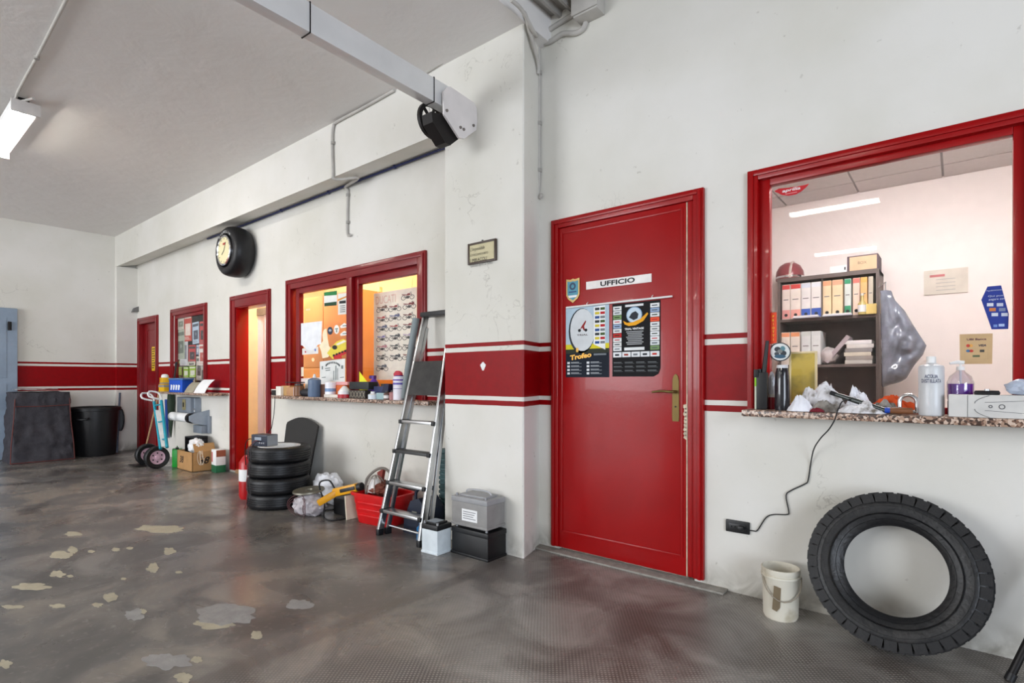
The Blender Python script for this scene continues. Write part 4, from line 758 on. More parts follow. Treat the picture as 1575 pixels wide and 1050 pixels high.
sbot('small_white_jar', 'small white jar with cap at the front of the granite sill', 569,578,602,2.815,[[(0,0),(1,0),(1,.6),(.5,.75),(0,.75)],[(0,1),(.45,1),(.45,.75),(0,.75)]],[(214,220,226),(236,236,236)],'jar'); sbox('pale_box', 'small pale green and blue carton beside the white jar', 578,592,604,2.815,.04,(150,176,180))
sbot('amber_bottle', 'small brown bottle with white label beside the tall spray can', 592,598.5,601,2.83,[[(0,0),(1,0),(1,.7),(.5,.8),(0,.8)],[(0,1),(.55,1),(.55,.8),(0,.8)],[(1.02,.15),(1.02,.5)]],[(92,60,52),(50,44,44),(220,214,210)]); sbot('pink_bottle', 'small pinkish bottle with dark cap next to the brown one', 600.5,607,600,2.83,[[(0,0),(1,0),(1,.75),(.5,.85),(0,.85)],[(0,1),(.55,1),(.55,.85),(0,.85)]],[(166,110,110),(60,48,50)])
sbot('spray_can', 'tall white spray can with purple bands on the granite sill', 608,620,577,2.86,[[(0,0),(1,0),(1,.9),(.85,.96),(0,.96)],[(0,1),(.7,1),(.7,.96),(0,.96)],[(1.02,.62),(1.02,.70)],[(1.02,.78),(1.02,.84)],[(1.02,.45),(1.02,.47)]],[(228,224,232),(70,40,120),(96,84,170),(104,70,160),(120,110,170)],'can',parts=('body','cap','band','band','band'))
cx, wd, ht = S2(607,618,568,2.86); solo('red_rag', MB().blob((cx, 2.86, Z2+ht-.045), wd*.5, .03, .035, .3, 2, 9, 3, flat=Z2+ht-.078), smat((190,60,76), .8), 'small red rag crumpled on top of the tall spray can', 'rag')
sbox('dark_box', 'dark brown carton behind the navy carton', 585,602,590,2.94,.05,(70,58,48)); sbox('cream_box', 'cream carton behind the small bottles', 594,606,595,2.90,.06,(196,180,140))
# ---------------------------------------------------------------- tyre stack
st = PF(422,776); st = T(-4.72, 2.47, 0)
def tyre_prof(Ro, Ri, W):
    h2 = W/2; pr = [(Ri,-h2*.72),(Ri+.02,-h2*.9),(Ri+.05,-h2),(Ro-.03,-h2),(Ro-.010,-h2*.88),(Ro-.002,-h2*.68)]
    for z in (-.42,-.14,.14,.42): pr += [(Ro,h2*(z-.10)),(Ro-.006,h2*(z-.085)),(Ro-.006,h2*(z+.02)),(Ro,h2*(z+.035))]
    return pr+[(Ro-.002,h2*.68),(Ro-.010,h2*.88),(Ro-.03,h2),(Ri+.05,h2),(Ri+.02,h2*.9),(Ri,h2*.72),(Ri-.004,0)]
names = ('bottom tyre of the stack of four beside the open doorway', 'second tyre up in the stack of four', 'third tyre up in the stack of four', 'top tyre of the stack of four, with a white wheel rim')
for k in range(4):
    t = thing('stacked_tyre', 'black car tyre, '+names[k], 'tyre', (st.x+(0,.012,-.008,.01)[k], st.y+(0,-.01,.008,0)[k], .067+k*.1345), .3*k, 'stacked car tyres')
    build('tyre', MB().lathe(tyre_prof(.262,.175,.133), 48, close=True), RUB, t, True)
    if k == 3: build('wheel_rim', MB().lathe([(0,.01),(.06,.012),(.09,-.01),(.15,.0),(.165,.05),(.178,.058),(.176,.065),(.16,.058),(.145,.012),(.09,.0),(.05,.022),(0,.022)], 36), WHITE, t, True)
zt_ = .067+3*.1345+.0675; t = thing('battery_charger', 'small dark battery charger with red and black leads on the tyre stack', 'charger', (st.x-.02, st.y-.12, zt_+.002), .25)
build('case', MB().box(-.095,.095,-.06,.06,0,.10,bev=.006), smat((44,52,68), .4), t, True); build('face_plate', MB().box(-.088,.088,-.0625,-.058,.012,.09), smat((26,34,54), .4), t, True); build('display', MB().box(-.05,.03,-.0635,-.062,.052,.078), smat((150,160,172), .4), t, True); build('side_panel', MB().box(.0955,.098,-.055,.055,.005,.095), smat((140,146,154), .4), t, True)
for k in range(3): build('knob', MB().lathe([(0,.006),(.007,.006),(.007,0),(0,0)], 10, frame_m((.015+.025*k,-.0625,.03), XR, ZU)), smat((170,170,176), .4), t, True)
for k, (dx, c) in enumerate(((.0,(120,40,44)),(.03,(40,30,34)))):
    build('lead', MB().tube([(dx,-.062,.04),(dx,-.10,.05),(dx+.0,-.165,-.01),(dx+.01,-.175,-.12),(dx-.01,-.175,-.28),(dx+.01*k,-.178,-.42),(dx-.03,-.182,-.52)], .003, 5, 4), smat(c, .5), t, True)
build('mains_cord', MB().tube([(-.09,.0,.03),(-.18,-.01,.05),(-.27,.02,-.02),(-.30,.05,-.2)], .004, 6, 4), INK, t, True)
pipe('thin black wire hanging from the granite sill down to the battery charger', [PY(423,612,2.77), PY(422,630,2.74), PY(420,645,2.62), PY(417.5,658,2.45), T(st.x-.08, st.y-.06, zt_+.106)], .0035, INK, 'cable')
a = PF(376,767); t = thing('red_canister', 'red canister with white label half hidden behind the tyre stack', 'canister', (-5.20, 2.42, 0)); build('body', MB().lathe([(0,0),(.07,0),(.08,.03),(.08,.34),(.05,.39),(.03,.41),(0,.41)], 22), smat((176,18,24), .3), t, True); build('label', MB().lathe([(.0808,.17),(.0808,.28)], 22), PAPER, t, True)
build('neck', MB().lathe([(0,.46),(.02,.46),(.02,.40),(0,.40)], 12), DARKM, t, True)
# leaning black board with rounded top
a, b = PY(441,655,2.92), PY(489,655,2.92); xl, xr = a.x, b.x; Wb = xr-xl; zt_b = PY(464,641,2.92).z
poly = [(0,0),(Wb*.86,0),(Wb,zt_b-.075)]+[(Wb*(.97-.94*k/8), zt_b-.06+.06*math.sin(math.pi*k/8)) for k in range(9)]+[(0,zt_b-.09)]
an = .13; solo('black_board', MB().prism(poly, 0, .018, frame_m((xl, D-.035-math.tan(an)*zt_b*1.0, .0), XR, (0,math.sin(an),math.cos(an)))), smat((38,37,36), .5), 'dark board with rounded top leaning on the wall behind the tyre stack', 'board')
# bundle and disc
c_ = T(-4.17, 2.45, 0); t = thing('wrapped_bundle', 'bundle wrapped in clear crumpled plastic and wire beside the tyre stack', 'bundle', c_)
build('wrapping', MB().blob(c_+T(0,0,.085), .15, .12, .10, .28, 2.4, 5, 4, flat=.002), mat('crumpled_film', (186,180,184), .22, var=.2, scale=26, bump=.5, bscale=30), t)
for k in range(3): build('wire', MB().tube([c_+T(.15*math.cos(a_)*(.7+.12*k), -.105-.02*math.cos(a_*2), .085+(.05+.022*k)*math.sin(a_)) for a_ in [i*.4 for i in range(17)]], .0025, 5), smat((90,50,52), .5), t)
solo('metal_disc', MB().lathe([(.03,.0),(.035,.012),(.06,.014),(.105,.006),(.125,.012),(.128,.0),(.12,-.006),(.06,-.002)], 32, Matrix.Translation(c_+T(-.02,-.0,.195)) @ Matrix.Rotation(.08,4,'X'), close=True), smat((120,116,104), .4, metal=.5), 'dull round metal disc lying on the plastic-wrapped bundle', 'disc')
c_ = PY(497,757,2.74); solo('white_bag', MB().blob(T(c_.x+.05, 2.76, .15), .14, .11, .13, .42, 2.2, 8, 4, flat=.002), mat('white_bag_film', (236,236,240), .35, var=.04, bump=.2), 'crumpled white plastic bag behind the wrapped bundle by the wall', 'bag')
# yellow tool on black case
a, b, c_ = PY(489,774,2.42), PY(520,756,2.55), PY(551,749,2.60); t = thing('yellow_power_tool', 'yellow power tool with black grip and cord lying on a black case', 'power tool', (b.x, b.y, .1))
YL = smat((226,160,20), .4); build('body', MB().bar(a, b, .055, .05, bev=.012), YL, t); build('rear_housing', MB().bar(b-(c_-b)*.15, c_, .07, .07, bev=.016), YL, t); e = (c_-b).normalized()
build('grip', MB().bar(b+e*.06+T(0,-.03,0), c_+T(0,-.03,0), .02, .03, bev=.006), BLACK, t); build('end_knob', MB().tube([c_, c_+e*.04], .032, 14), BLACK, t)
p0 = b+T(-.02,-.02,.03); build('cord', MB().tube([p0, p0+T(-.05,-.02,.06), p0+T(-.16,-.04,.02), PF(499,775,.10), PF(498,795,.006), PF(510,800,.006), PF(530,797,.006), PF(541,790,.006)], .0065, 7, 5), INK, t)
q_ = PF(517,796); solo('black_case', MB().box(q_.x-.14, q_.x+.10, q_.y+.06, q_.y+.26, 0, .14, bev=.02), BLACK, 'black tool case on the floor under the yellow power tool', 'case')
solo('loose_cord', MB().tube([PF(505+0*k,792,.006) if k == 0 else PF(518+27*math.cos(k*.42+2), 790+7*math.sin(k*.42+2), .006) for k in range(1, 15)], .007, 7, 3), smat((44,42,40), .6), 'dark cord coiled on the floor in front of the black tool case', 'cord')
# red tub
t = thing('red_tub', 'red plastic tub full of rags and hoses behind the step ladder', 'tub', (-3.52, 2.70, 0), .12)
mb = MB(); pr = [(.78,.0),(.80,.004),(.87,.09),(.875,.095),(.89,.10),(.90,.145),(.91,.15),(.925,.155),(.96,.215),(1.05,.218),(1.06,.235),(1.0,.240),(.93,.232),(.84,.09),(.76,.012)]
oo = rrect(.225, .155, .07, 6); vs = [Vector((x*k, y*k, z)) for k, z in pr for x, y in oo]; n = len(oo)
mb.add(vs, [(i*n+j, i*n+(j+1) % n, (i+1)*n+(j+1) % n, (i+1)*n+j) for i in range(len(pr)-1) for j in range(n)]+[tuple(range(n)), tuple((len(pr)-1)*n+j for j in range(n))]); TUBR = smat((206,20,24), .35); build('body', mb, TUBR, t, True)
for k in range(3): build('rib', MB().box(-.13,.13,-.155*(.88+.03*k)-.004,-.155*(.84+.03*k),.06+.05*k,.072+.05*k,bev=.003), TUBR, t, True)
base = T(-3.52,2.70,0)
solo('brown_rag', MB().blob(base+T(-.05,.02,.255), .13, .10, .055, .4, 2.3, 11, 4), smat((120,66,52), .85), 'rusty brown rag heaped in the red tub', 'rag')
t = thing('caged_lamp', 'white domed inspection lamp in a wire cage in the red tub', 'inspection lamp', base+T(-.06,-.03,.235)); build('dome', MB().lathe([(0,.11),(.03,.10),(.055,.06),(.06,.0),(.0,.0)], 20), smat((226,222,220), .4), t, True)
for k in range(4): a_ = k*math.pi/4; build('cage_wire', MB().tube([(.075*math.cos(a_)*math.cos(u_), .075*math.sin(a_)*math.cos(u_), .13*abs(math.sin(u_))) for u_ in [j*math.pi/10 for j in range(11)]], .004, 6), smat((160,150,140), .5), t, True)
solo('grey_hose', MB().tube([base+T(-.14,-.06,.20), base+T(-.12,-.07,.33), base+T(-.02,-.03,.42), base+T(.07,.0,.40), base+T(.12,.02,.26)], .011, 8, 5), smat((120,112,104), .6), 'grey hose arching over the red tub', 'hose')
solo('red_spout', MB().prism([(-.03,0),(.04,0),(.02,.07),(.045,.16),(-.035,.12),(-.02,.07)], 0, .03, frame_m(base+T(-.14,.10,.24), XR, ZU)), smat((136,52,44), .6), 'rust-red pointed spout sticking up from the red tub', 'spout')
solo('dark_rod', MB().tube([base+T(.0,.06,.29), base+T(.30,.08,.27)], .008, 8), DARKM, 'thin dark rod lying across the red tub', 'rod')
q_ = PF(540,797); solo('cream_board', MB().box(0,.012,-.10,.10,0,.19, Matrix.Translation((-3.79,2.64,0)) @ Matrix.Rotation(-.12,4,'Y')), smat((214,204,182), .7), 'pale cream board leaning on the red tub by the yellow tool', 'board')
# ---------------------------------------------------------------- step ladder
fL, fR, tL, tR = T(-3.24,2.455,0), T(-2.80,2.455,0), T(-3.235,2.89,1.625), T(-2.935,2.89,1.625)
t = thing('step_ladder', 'aluminium step ladder leaning on the wall beside the pillar', 'ladder', (fL+fR)/2)
def yproj(p): d = -p.x*S+p.y*C; return HY-FPX*(p.z-H)/d
def at_y(a, b, y):
    lo, hi = 0.0, 1.0
    for _ in range(30):
        m_ = (lo+hi)/2
        if yproj(a.lerp(b, m_)) > y: lo = m_
        else: hi = m_
    return lo
for nm, a, b in (('front_rail', fL, tL), ('front_rail', fR, tR)): build(nm, MB().bar(a+T(0,0,.03), b, .024, .05, up=T(0,-1,.3), bev=.003), ALU, t)
for a, b in ((fL, tL), (fR, tR)):
    a2, b2 = a+T(.012,.062,0), b.lerp(a, .06)+T(.005,.03,0); build('rear_leg', MB().bar(a2+T(0,0,.03), b2, .02, .03, up=T(0,-1,.3), bev=.003), ALU, t)
    for q_ in (a, a2): build('rubber_foot', MB().box(q_.x-.017, q_.x+.017, q_.y-.026, q_.y+.022, 0, .045, bev=.005), RUB, t)
for yy in (781, 738, 690, 645):
    s_ = at_y(fL, tL, yy); a, b = fL.lerp(tL, s_), fR.lerp(tR, s_); dk = yy in (690,)
    sp = build('step', MB().box(a.x+.008, b.x-.008, a.y-.045, a.y+.04, a.z-.022, a.z, bev=.004), ALU if not dk else smat((58,58,58), .45), t)
    for q_, o_ in ((a, -1), (b, 1)): build('step_end', MB().box(q_.x-.006, q_.x+.02 if o_ < 0 else q_.x+.008, q_.y-.05, q_.y+.042, q_.z-.026, q_.z+.003, bev=.003) if o_ < 0 else MB().box(q_.x-.02, q_.x+.006, q_.y-.05, q_.y+.042, q_.z-.026, q_.z+.003, bev=.003), BLACK, sp)
s0, s1_ = at_y(fL, tL, 607), at_y(fL, tL, 556); a, b, c_, d_ = fL.lerp(tL, s0), fR.lerp(tR, s0), fL.lerp(tL, s1_), fR.lerp(tR, s1_)
build('folded_platform', MB().prism([(a.x+.012,a.z),(b.x-.012,b.z),(d_.x-.012,d_.z),(c_.x+.012,c_.z)], 0, .02, Matrix(((1,0,0,0),(0,(c_.y-a.y)/(c_.z-a.z),1,a.y-a.z*(c_.y-a.y)/(c_.z-a.z)-.03),(0,1,0,0),(0,0,0,1)))), mat('worn_black_plate', (46,44,42), .6, var=.3, scale=16), t)
build('top_tray', MB().box(tL.x-.015, tR.x+.015, tL.y-.05, tL.y+.045, 1.61, 1.645, bev=.006), BLACK, t)
build('spreader_bar', MB().tube([fL+T(.012,.062,.06), fR+T(.012,.062,.06)], .008, 8), ALU, t)
a = T(-3.05, 2.70, 0); t = thing('navy_jerrycan', 'dark navy jerrycan behind the step ladder', 'jerrycan', a)
build('body', MB().prism([(-.12,0),(.12,0),(.12,.20),(.05,.27),(-.04,.24),(-.11,.10)], -.09, .09, frame_m(a, XR, ZU)), smat((28,36,54), .45), t); build('handle', MB().tube([a+T(-.06,-.02,.22), a+T(-.05,-.02,.30), a+T(.05,-.02,.33), a+T(.09,-.02,.24)], .012, 8, 4), smat((28,36,54), .45), t); build('badge', MB().box(a.x-.02, a.x+.03, a.y-.0915, a.y-.0895, .13, .17), smat((160,160,150), .5), t)
solo('blue_bottle', MB().lathe([(0,0),(.03,0),(.03,.08),(.012,.10),(.012,.12),(0,.12)], 14, Matrix.Translation((-2.93,2.57,0))), smat((40,120,180), .4), 'small bright blue bottle on the floor by the ladder foot', 'bottle')
pr = []
for k in range(16): z = .02+.035*k; pr += [(.058,z),(.068,z+.006),(.068,z+.022),(.058,z+.028)]
solo('ribbed_hose', MB().lathe([(0,0),(.058,0)]+pr+[(.058,.60),(0,.60)], 22, Matrix.Translation((-2.99,2.89,0))), smat((58,86,88), .5), 'thick green ribbed hose standing upright between ladder and pillar', 'hose')
# ---------------------------------------------------------------- batteries
def battery(label, loc, rz, wd, dp, ht, cb, ct, lab=None, grp=None):
    t = thing('car_battery', label, 'battery', loc, rz, grp); lid = .045
    build('case', MB().box(-wd/2,wd/2,-dp/2,dp/2,0,ht-lid,bev=.005), smat(cb, .45, var=.12), t, True); ld = build('lid', MB().box(-wd/2-.003,wd/2+.003,-dp/2-.003,dp/2+.003,ht-lid,ht-.012,bev=.005), smat(ct, .45), t, True)
    build('lid_top', MB().box(-wd*.36,wd*.36,-dp*.32,dp*.40,ht-.013,ht,bev=.004), smat(ct, .45), ld, True)
    for s_ in (-1, 1): build('terminal', MB().lathe([(0,.016),(.008,.016),(.009,0),(0,0)], 12, Matrix.Translation((s_*wd*.41,-dp*.38,ht-.012))), smat((140,140,142), .4, metal=.7), t, True)
    build('base_lip', MB().box(-wd/2-.004,wd/2+.004,-dp/2-.004,dp/2+.004,0,.016,bev=.003), smat(cb, .45, var=.12), t, True)
    if lab: l_ = build('label', MB().box(lab[0],lab[1],-dp/2-.0012,-dp/2,lab[2],lab[3]), PAPER, t, True); [build('print_line', MB().box(lab[0]+.01,lab[1]-.012-.01*(k % 3),-dp/2-.0018,-dp/2-.001,lab[3]-.018-.014*k,lab[3]-.014-.014*k), smat((90,90,96), .6), l_, True) for k in range(4)]
    return t
battery('black car battery on the floor under the grey one by the pillar', (-2.397,2.592,0), 0, .315, .175, .185, (18,18,20), (22,22,24))
t = battery('grey car battery with white label stacked on the black one', (-2.400,2.590,.191), .02, .30, .175, .195, (138,136,134), (150,150,152), (-.06,.07,.035,.11)); build('carry_strap', MB().tube([(-.10,0,.19),(-.08,.0,.215),(.06,.02,.215),(.10,.02,.19)], .006, 6, 4), smat((170,170,172), .5), t, True)
t = battery('small white car battery with black lid at the ladder foot', (-2.645,2.455,0), .05, .14, .13, .20, (214,222,226), (28,28,30)); build('lid_sticker', MB().box(-.05,.03,-.04,.04,.2005,.202), smat((150,158,166), .5), t, True)
# ---------------------------------------------------------------- on the office door
YD = D-.0135
def rect_px(x0, x1, ytl, ybl, Y): a, b = PY(x0, ytl, Y), PY(x0, ybl, Y); c_ = PY(x1, ytl, Y); return a.x, c_.x, b.z, a.z
x0, x1, z0, z1 = rect_px(902,1002.3,433.5,445.5,YD)
t = thing('door_sign', 'white name strip reading UFFICIO on the red office door', 'sign', ((x0+x1)/2, YD, z0)); build('strip', MB().box(x0, x1, YD-.004, YD+.001, z0, z1, bev=.001), smat((232,226,222), .5), t)
xa_, xb_ = PY(924,440,YD).x, PY(977,440,YD).x; text('UFFICIO', ((xa_+xb_)/2, YD-.0045, (z0+z1)/2), (z1-z0)*.62, INK, t, width=xb_-xa_, bold=.028)
c_ = PY(881.5,447,YD); sw, sh = .10, .155
def shield(k): return [(-sw/2*k,sh/2*k),(-sw*.16*k,sh*.46*k),(0,sh/2*k),(sw*.16*k,sh*.46*k),(sw/2*k,sh/2*k),(sw/2*k,-sh*.18*k),(sw*.36*k,-sh*.34*k),(0,-sh/2*k),(-sw*.36*k,-sh*.34*k),(-sw/2*k,-sh*.18*k)]
t = thing('shield_badge', 'small gold-edged shield pennant with blue centre on the red office door', 'badge', (c_.x, YD, c_.z-sh/2)); build('gold_edge', MB().prism(shield(1), 0, .004, frame_m(c_, XR, ZU)), smat((168,140,84), .4, metal=.4), t)
f_ = build('blue_field', MB().prism(shield(.8), .004, .0055, frame_m(c_, XR, ZU)), smat((70,140,160), .5), t); build('emblem', MB().lathe([(.012,.0056),(.024,.0056),(.024,.0066),(.012,.0066)], 18, frame_m(c_+T(0,0,.028), XR, ZU), close=True), smat((34,60,90), .5), f_)
build('word_bar', MB().box(-.028,.028,-.012,-.004,.0056,.0064,frame_m(c_, XR, ZU)), smat((24,60,110), .5), f_); build('white_band', MB().prism([(-.034,-.030),(.034,-.030),(.028,-.044),(-.028,-.044)], .0056, .0064, frame_m(c_, XR, ZU)), PAPER, f_)
a, b = PY(871,473,YD-.012), PY(1034,455.5,YD-.012); t = thing('poster_rod', 'thin white rod holding the two race posters on the red door', 'rod', (a+b)/2); build('rod', MB().tube([a, b], .006, 8), WHITE, t)
for px in (903, 1003): q_ = PY(px, 473-(px-871)*.107, YD-.012); build('hook', MB().tube([q_, q_+T(0,-.004,.012), q_+T(0,.011,.02)], .0025, 6), WHITE, t)
class Sheet:
    """poster on the door: u across 0..1, v up 0..1"""
    def __init__(s, name, label, x0, x1, yt, ybt, col, corner=0):
        a, b, c_ = PY(x0, yt, YD), PY(x1, yt, YD), PY(x0, ybt, YD); s.x0, s.w, s.z0, s.h = a.x, b.x-a.x, c_.z, a.z-c_.z
        s.t = thing(name, label, 'poster', (s.x0+s.w/2, YD, s.z0)); m = frame_m((s.x0, YD, s.z0), XR, ZU)
        pts = [(0,0),(s.w*(1-corner),0)]+([(s.w*(1-corner*.3), s.h*corner*.25)] if corner else [])+[(s.w, s.h*corner*.8),(s.w,s.h),(0,s.h)]
        if not corner: pts = [(0,0),(s.w,0),(s.w,s.h),(0,s.h)]
        s.sh = build('sheet', MB().prism(pts, .0, .0012, m), smat(col, .7, spec=.2), s.t); s.k = 0
    def r(s, u0, u1, v0, v1, col, nm='print', lay=0): 
        s.k += 1; m = frame_m((s.x0, YD, s.z0), XR, ZU); return build(nm, MB().box(u0*s.w, u1*s.w, v0*s.h, v1*s.h, .0012+.0005*lay, .0016+.0005*lay, m), smat(col, .7, spec=.2), s.sh)
    def p(s, pts, col, nm='print', lay=0): 
        m = frame_m((s.x0, YD, s.z0), XR, ZU); return build(nm, MB().prism([(u*s.w, v*s.h) for u, v in pts], .0012+.0005*lay, .0016+.0005*lay, m), smat(col, .7, spec=.2), s.sh)
    def tx(s, body, u, v, h, col, width=None, lay=1, bold=.01, shear=0, r=XR, u_=ZU): return text(body, (s.x0+u*s.w, YD-.0016-.0005*lay, s.z0+v*s.h), h*s.h, smat(col, .4), s.sh, width=width*s.w if width else None, bold=bold, shear=shear, r=r, u=u_, ex=.0004)
EL = lambda cu, cv, ru, rv, n=22, a0=0, a1=6.2832: [(cu+ru*math.cos(a0+(a1-a0)*k/n), cv+rv*math.sin(a0+(a1-a0)*k/n)) for k in range(n+(0 if a1 > 6.2 else 1))]
P_ = Sheet('race_poster', 'pale race poster headed 8 Trofeo Trial, left of the two on the red door', 870.5,937,474,580,(176,196,210))
P_.r(0,1,0,.36,(30,36,46)); P_.r(0,1,.36,.47,(214,200,50)); P_.r(.0,1,.34,.40,(52,56,46),lay=1); P_.p(EL(.38,.66,.31,.32),(60,66,72),lay=1); P_.p(EL(.40,.67,.29,.30),(206,210,212),lay=2); P_.p([(.66,.98),(.92,.99),(.92,.38),(.66,.46)],(232,234,234),lay=3)
for k in range(18):
    u, v = .69+.12*(k % 2), .93-.058*(k//2); P_.r(u,u+.10,v,v+.035,[(60,62,64),(70,90,50),(210,190,60),(180,40,46),(50,80,140),(120,124,128)][k % 6],lay=4)
P_.tx('TRIAL',.40,.60,.022,(60,40,40),.26,lay=3,bold=.03)
P_.p([(.34,.68),(.40,.74),(.47,.80),(.49,.79),(.44,.72),(.46,.67),(.43,.66),(.40,.70)],(140,40,40),lay=3)
for u in (.33,.48): P_.p(EL(u,.665,.035,.022,12),(40,40,42),lay=3)
P_.tx('8',.28,.39,.065,(240,180,40),lay=4,bold=.05); P_.tx('Trofeo',.36,.30,.075,(244,180,40),.50,lay=4,bold=.05,shear=.1,r=(.99,0,.12),u_=(-.12,0,.99))
P_.r(.66,.94,.305,.33,(120,126,132),lay=3)
for k in range(8):
    u, v = (.04 if k % 2 == 0 else .50), .19-.05*(k//2); P_.r(u,u+.06,v,v+.03,(222,224,228),lay=3); P_.r(u+.09,u+.28,v+.018,v+.026,(190,194,198),lay=3); P_.r(u+.09,u+.34,v+.004,v+.012,(130,136,142),lay=3)
P_ = Sheet('race_poster', 'black race poster headed Trial Vintage with curled corner on the red door', 942,1016,468,579,(26,26,28), .14)
for side in (0, 1):
    for k in range(10):
        u = .02 if side == 0 else .80; v = .91-.062*k; P_.r(u,u+.18,v,v+.055,[(226,228,228),(212,216,218),(120,150,100),(230,230,230),(150,170,200),(224,226,226),(190,50,50) if side == 0 else (230,90,60),(226,228,228),(222,222,220),(232,234,236)][(k+3*side) % 10],lay=1)
        P_.r(u+.03,u+.14,v+.02,v+.034,[(60,70,80),(90,96,100),(50,60,40),(180,60,60)][k % 4],lay=2)
P_.r(.28,.66,.945,.975,(224,226,228),lay=1); P_.p(EL(.47,.83,.165,.11),(140,170,200),lay=1); P_.p(EL(.47,.83,.15,.10),(196,212,224),lay=2); P_.p([(.36,.80),(.42,.86),(.50,.88),(.56,.84),(.54,.78),(.46,.76)],(52,56,62),lay=3)
P_.p([(.24,.76),(.32,.73),(.45,.735),(.60,.77),(.74,.85),(.76,.83),(.66,.74),(.50,.69),(.36,.685),(.27,.71)],(236,166,44),lay=4)
P_.tx('TRIAL VINTAGE',.47,.645,.028,(232,232,232),.40,lay=2,bold=.03)
for k in range(8): P_.r(.30+.02*(k % 3),.66-.03*(k % 2),.60-.024*k,.612-.024*k,(170,172,174),lay=1)
P_.r(.26,.68,.355,.395,(226,228,228),lay=1)
for k in range(5): P_.r(.02+.195*k,.20+.195*k,.265,.335,(226,228,230),lay=1); P_.r(.06+.195*k,.15+.195*k,.285,.31,[(60,64,70),(150,60,50),(120,124,128),(40,44,48),(200,60,50)][k],lay=2)
for k in range(12): u, v = .03+.24*(k % 4), .19-.055*(k//4); P_.r(u,u+.17,v,v+.008,(120,124,126),lay=1); P_.r(u,u+.20,v-.014,v-.008,(92,96,98),lay=1)
# ---------------------------------------------------------------- wall outlet, cable
a, b = PY(1117,797,D), PY(1154,822,D); c_ = (a+b)/2; t = thing('wall_socket', 'black surface wall socket right of the office door', 'socket', (c_.x, D, b.z)); hw, hh = (b.x-a.x)/2, (a.z-b.z)/2
build('plate', MB().box(c_.x-hw, c_.x+hw, D-.014, D-.0005, c_.z-hh, c_.z+hh, bev=.007), BLACK, t); build('insert', MB().box(c_.x-hw*.7, c_.x+hw*.7, D-.018, D-.013, c_.z-hh*.5, c_.z+hh*.5, bev=.003), smat((36,36,38), .35), t)
for k in (-1, 0, 1): build('contact_hole', MB().lathe([(0,.0045),(.0045,.0045),(.0045,0),(0,0)], 10, frame_m(c_+T(k*.018-.01,-.0145,0), XR, ZU)), INK, t)
build('plug', MB().box(c_.x+hw*.15, c_.x+hw*.62, D-.045, D-.017, c_.z-.012, c_.z+.012, bev=.006), BLACK, t)
cp = [c_+T(hw*.5,-.04,0)]+[PY(x, y, D-.008) for x, y in ((1158,816),(1165,815),(1178,796),(1190,791),(1210,791),(1213,786),(1209,762),(1217,754),(1238,744),(1243,738),(1247,712))]+[PY(x, y, Y) for x, y, Y in ((1252,690,2.93),(1262,674,2.85),(1275,660,2.79),(1284,645,2.785),(1288,632,2.786),(1291,626,2.80),(1296,617,2.83),(1310,613,2.85))]
pipe('thin black cable rising from the wall socket over the granite sill', cp, .0028, INK, 'cable')
# ---------------------------------------------------------------- floor right: bucket, tyre, stand
t = thing('white_bucket', 'dirty white plastic pail on the floor between office door and big tyre', 'bucket', (-.655, 2.82, 0), .4)
DW = mat('dirty_white_plastic', (222,216,200), .5, col2=(168,154,124), thr=(.55,.75), scale=9)
build('body', MB().lathe([(0,0),(.070,0),(.076,.012),(.080,.21),(.084,.215),(.0845,.235),(.080,.236),(.077,.21),(.072,.02),(0,.02)], 30), DW, t, True); build('rim', MB().lathe([(.0805,.195),(.087,.197),(.087,.204),(.0805,.206)], 30, close=True), DW, t, True)
build('handle', MB().tube([(-.085*math.cos(k*math.pi/10), -.02-.07*math.sin(k*math.pi/10), .20-.10*math.sin(k*math.pi/10)) for k in range(11)], .0028, 6), smat((150,140,124), .5), t, True); build('drip_stain', MB().prism([(-.02,-.05),(.0,-.06),(.014,-.04),(.018,.05),(-.012,.06)], 0, .0006, frame_m((-.03,-.078,.11), XR, ZU)), smat((120,104,80), .8), t, True)
# big leaning tyre
Ro, Ri, Wt = .314, .185, .125; base = PF(1392,1003); lean = .30
up = Vector((0, math.sin(lean), math.cos(lean))); ax = Vector((0, -math.cos(lean), math.sin(lean))); bz = T(-.212, 2.80, 0); cen = bz+up*(Ro+.012)+ax*.0
cen.y = D-.012-(Ro*math.sin(lean)+Wt/2*math.cos(lean)); cen.z = Ro*math.cos(lean)+Wt/2*math.sin(lean)
m_ = frame_m(cen, XR, up)
t = thing('knobbly_tyre', 'large worn knobbly motorcycle tyre leaning on the wall under the office window', 'tyre', (cen.x, cen.y, 0))
h2 = Wt/2; inv_t = t.matrix_basis.inverted()
TY = mat('worn_tyre_rubber', (24,24,26), .42, col2=(50,48,47), thr=(.5,.8), scale=9, bump=.3, bscale=50)
build('casing', MB().lathe([(Ri,-h2*.45),(Ri+.012,-h2*.62),(Ri+.03,-h2*.78),(Ri+.075,-h2*.98),(Ro-.035,-h2*.95),(Ro-.012,-h2*.7),(Ro-.004,-h2*.3),(Ro,0),(Ro-.004,h2*.3),(Ro-.012,h2*.7),(Ro-.035,h2*.95),(Ri+.075,h2*.98),(Ri+.03,h2*.78),(Ri+.012,h2*.62),(Ri,h2*.45),(Ri+.014,h2*.4),(Ri+.05,h2*.72),(Ro-.04,h2*.7),(Ro-.018,0),(Ro-.04,-h2*.7),(Ri+.05,-h2*.72),(Ri+.014,-h2*.4)], 72, m_, close=True), TY, t)
for r_ in (Ri+.022, Ri+.045, Ro-.052): build('bead_ring', MB().lathe([(r_-.003,h2*.60 if r_ < Ri+.03 else h2*.86),(r_,h2*.74 if r_ < Ri+.03 else h2*1.0),(r_+.003,h2*.62 if r_ < Ri+.03 else h2*.88)], 60, m_), TY, t)
blk = None; NB = 38
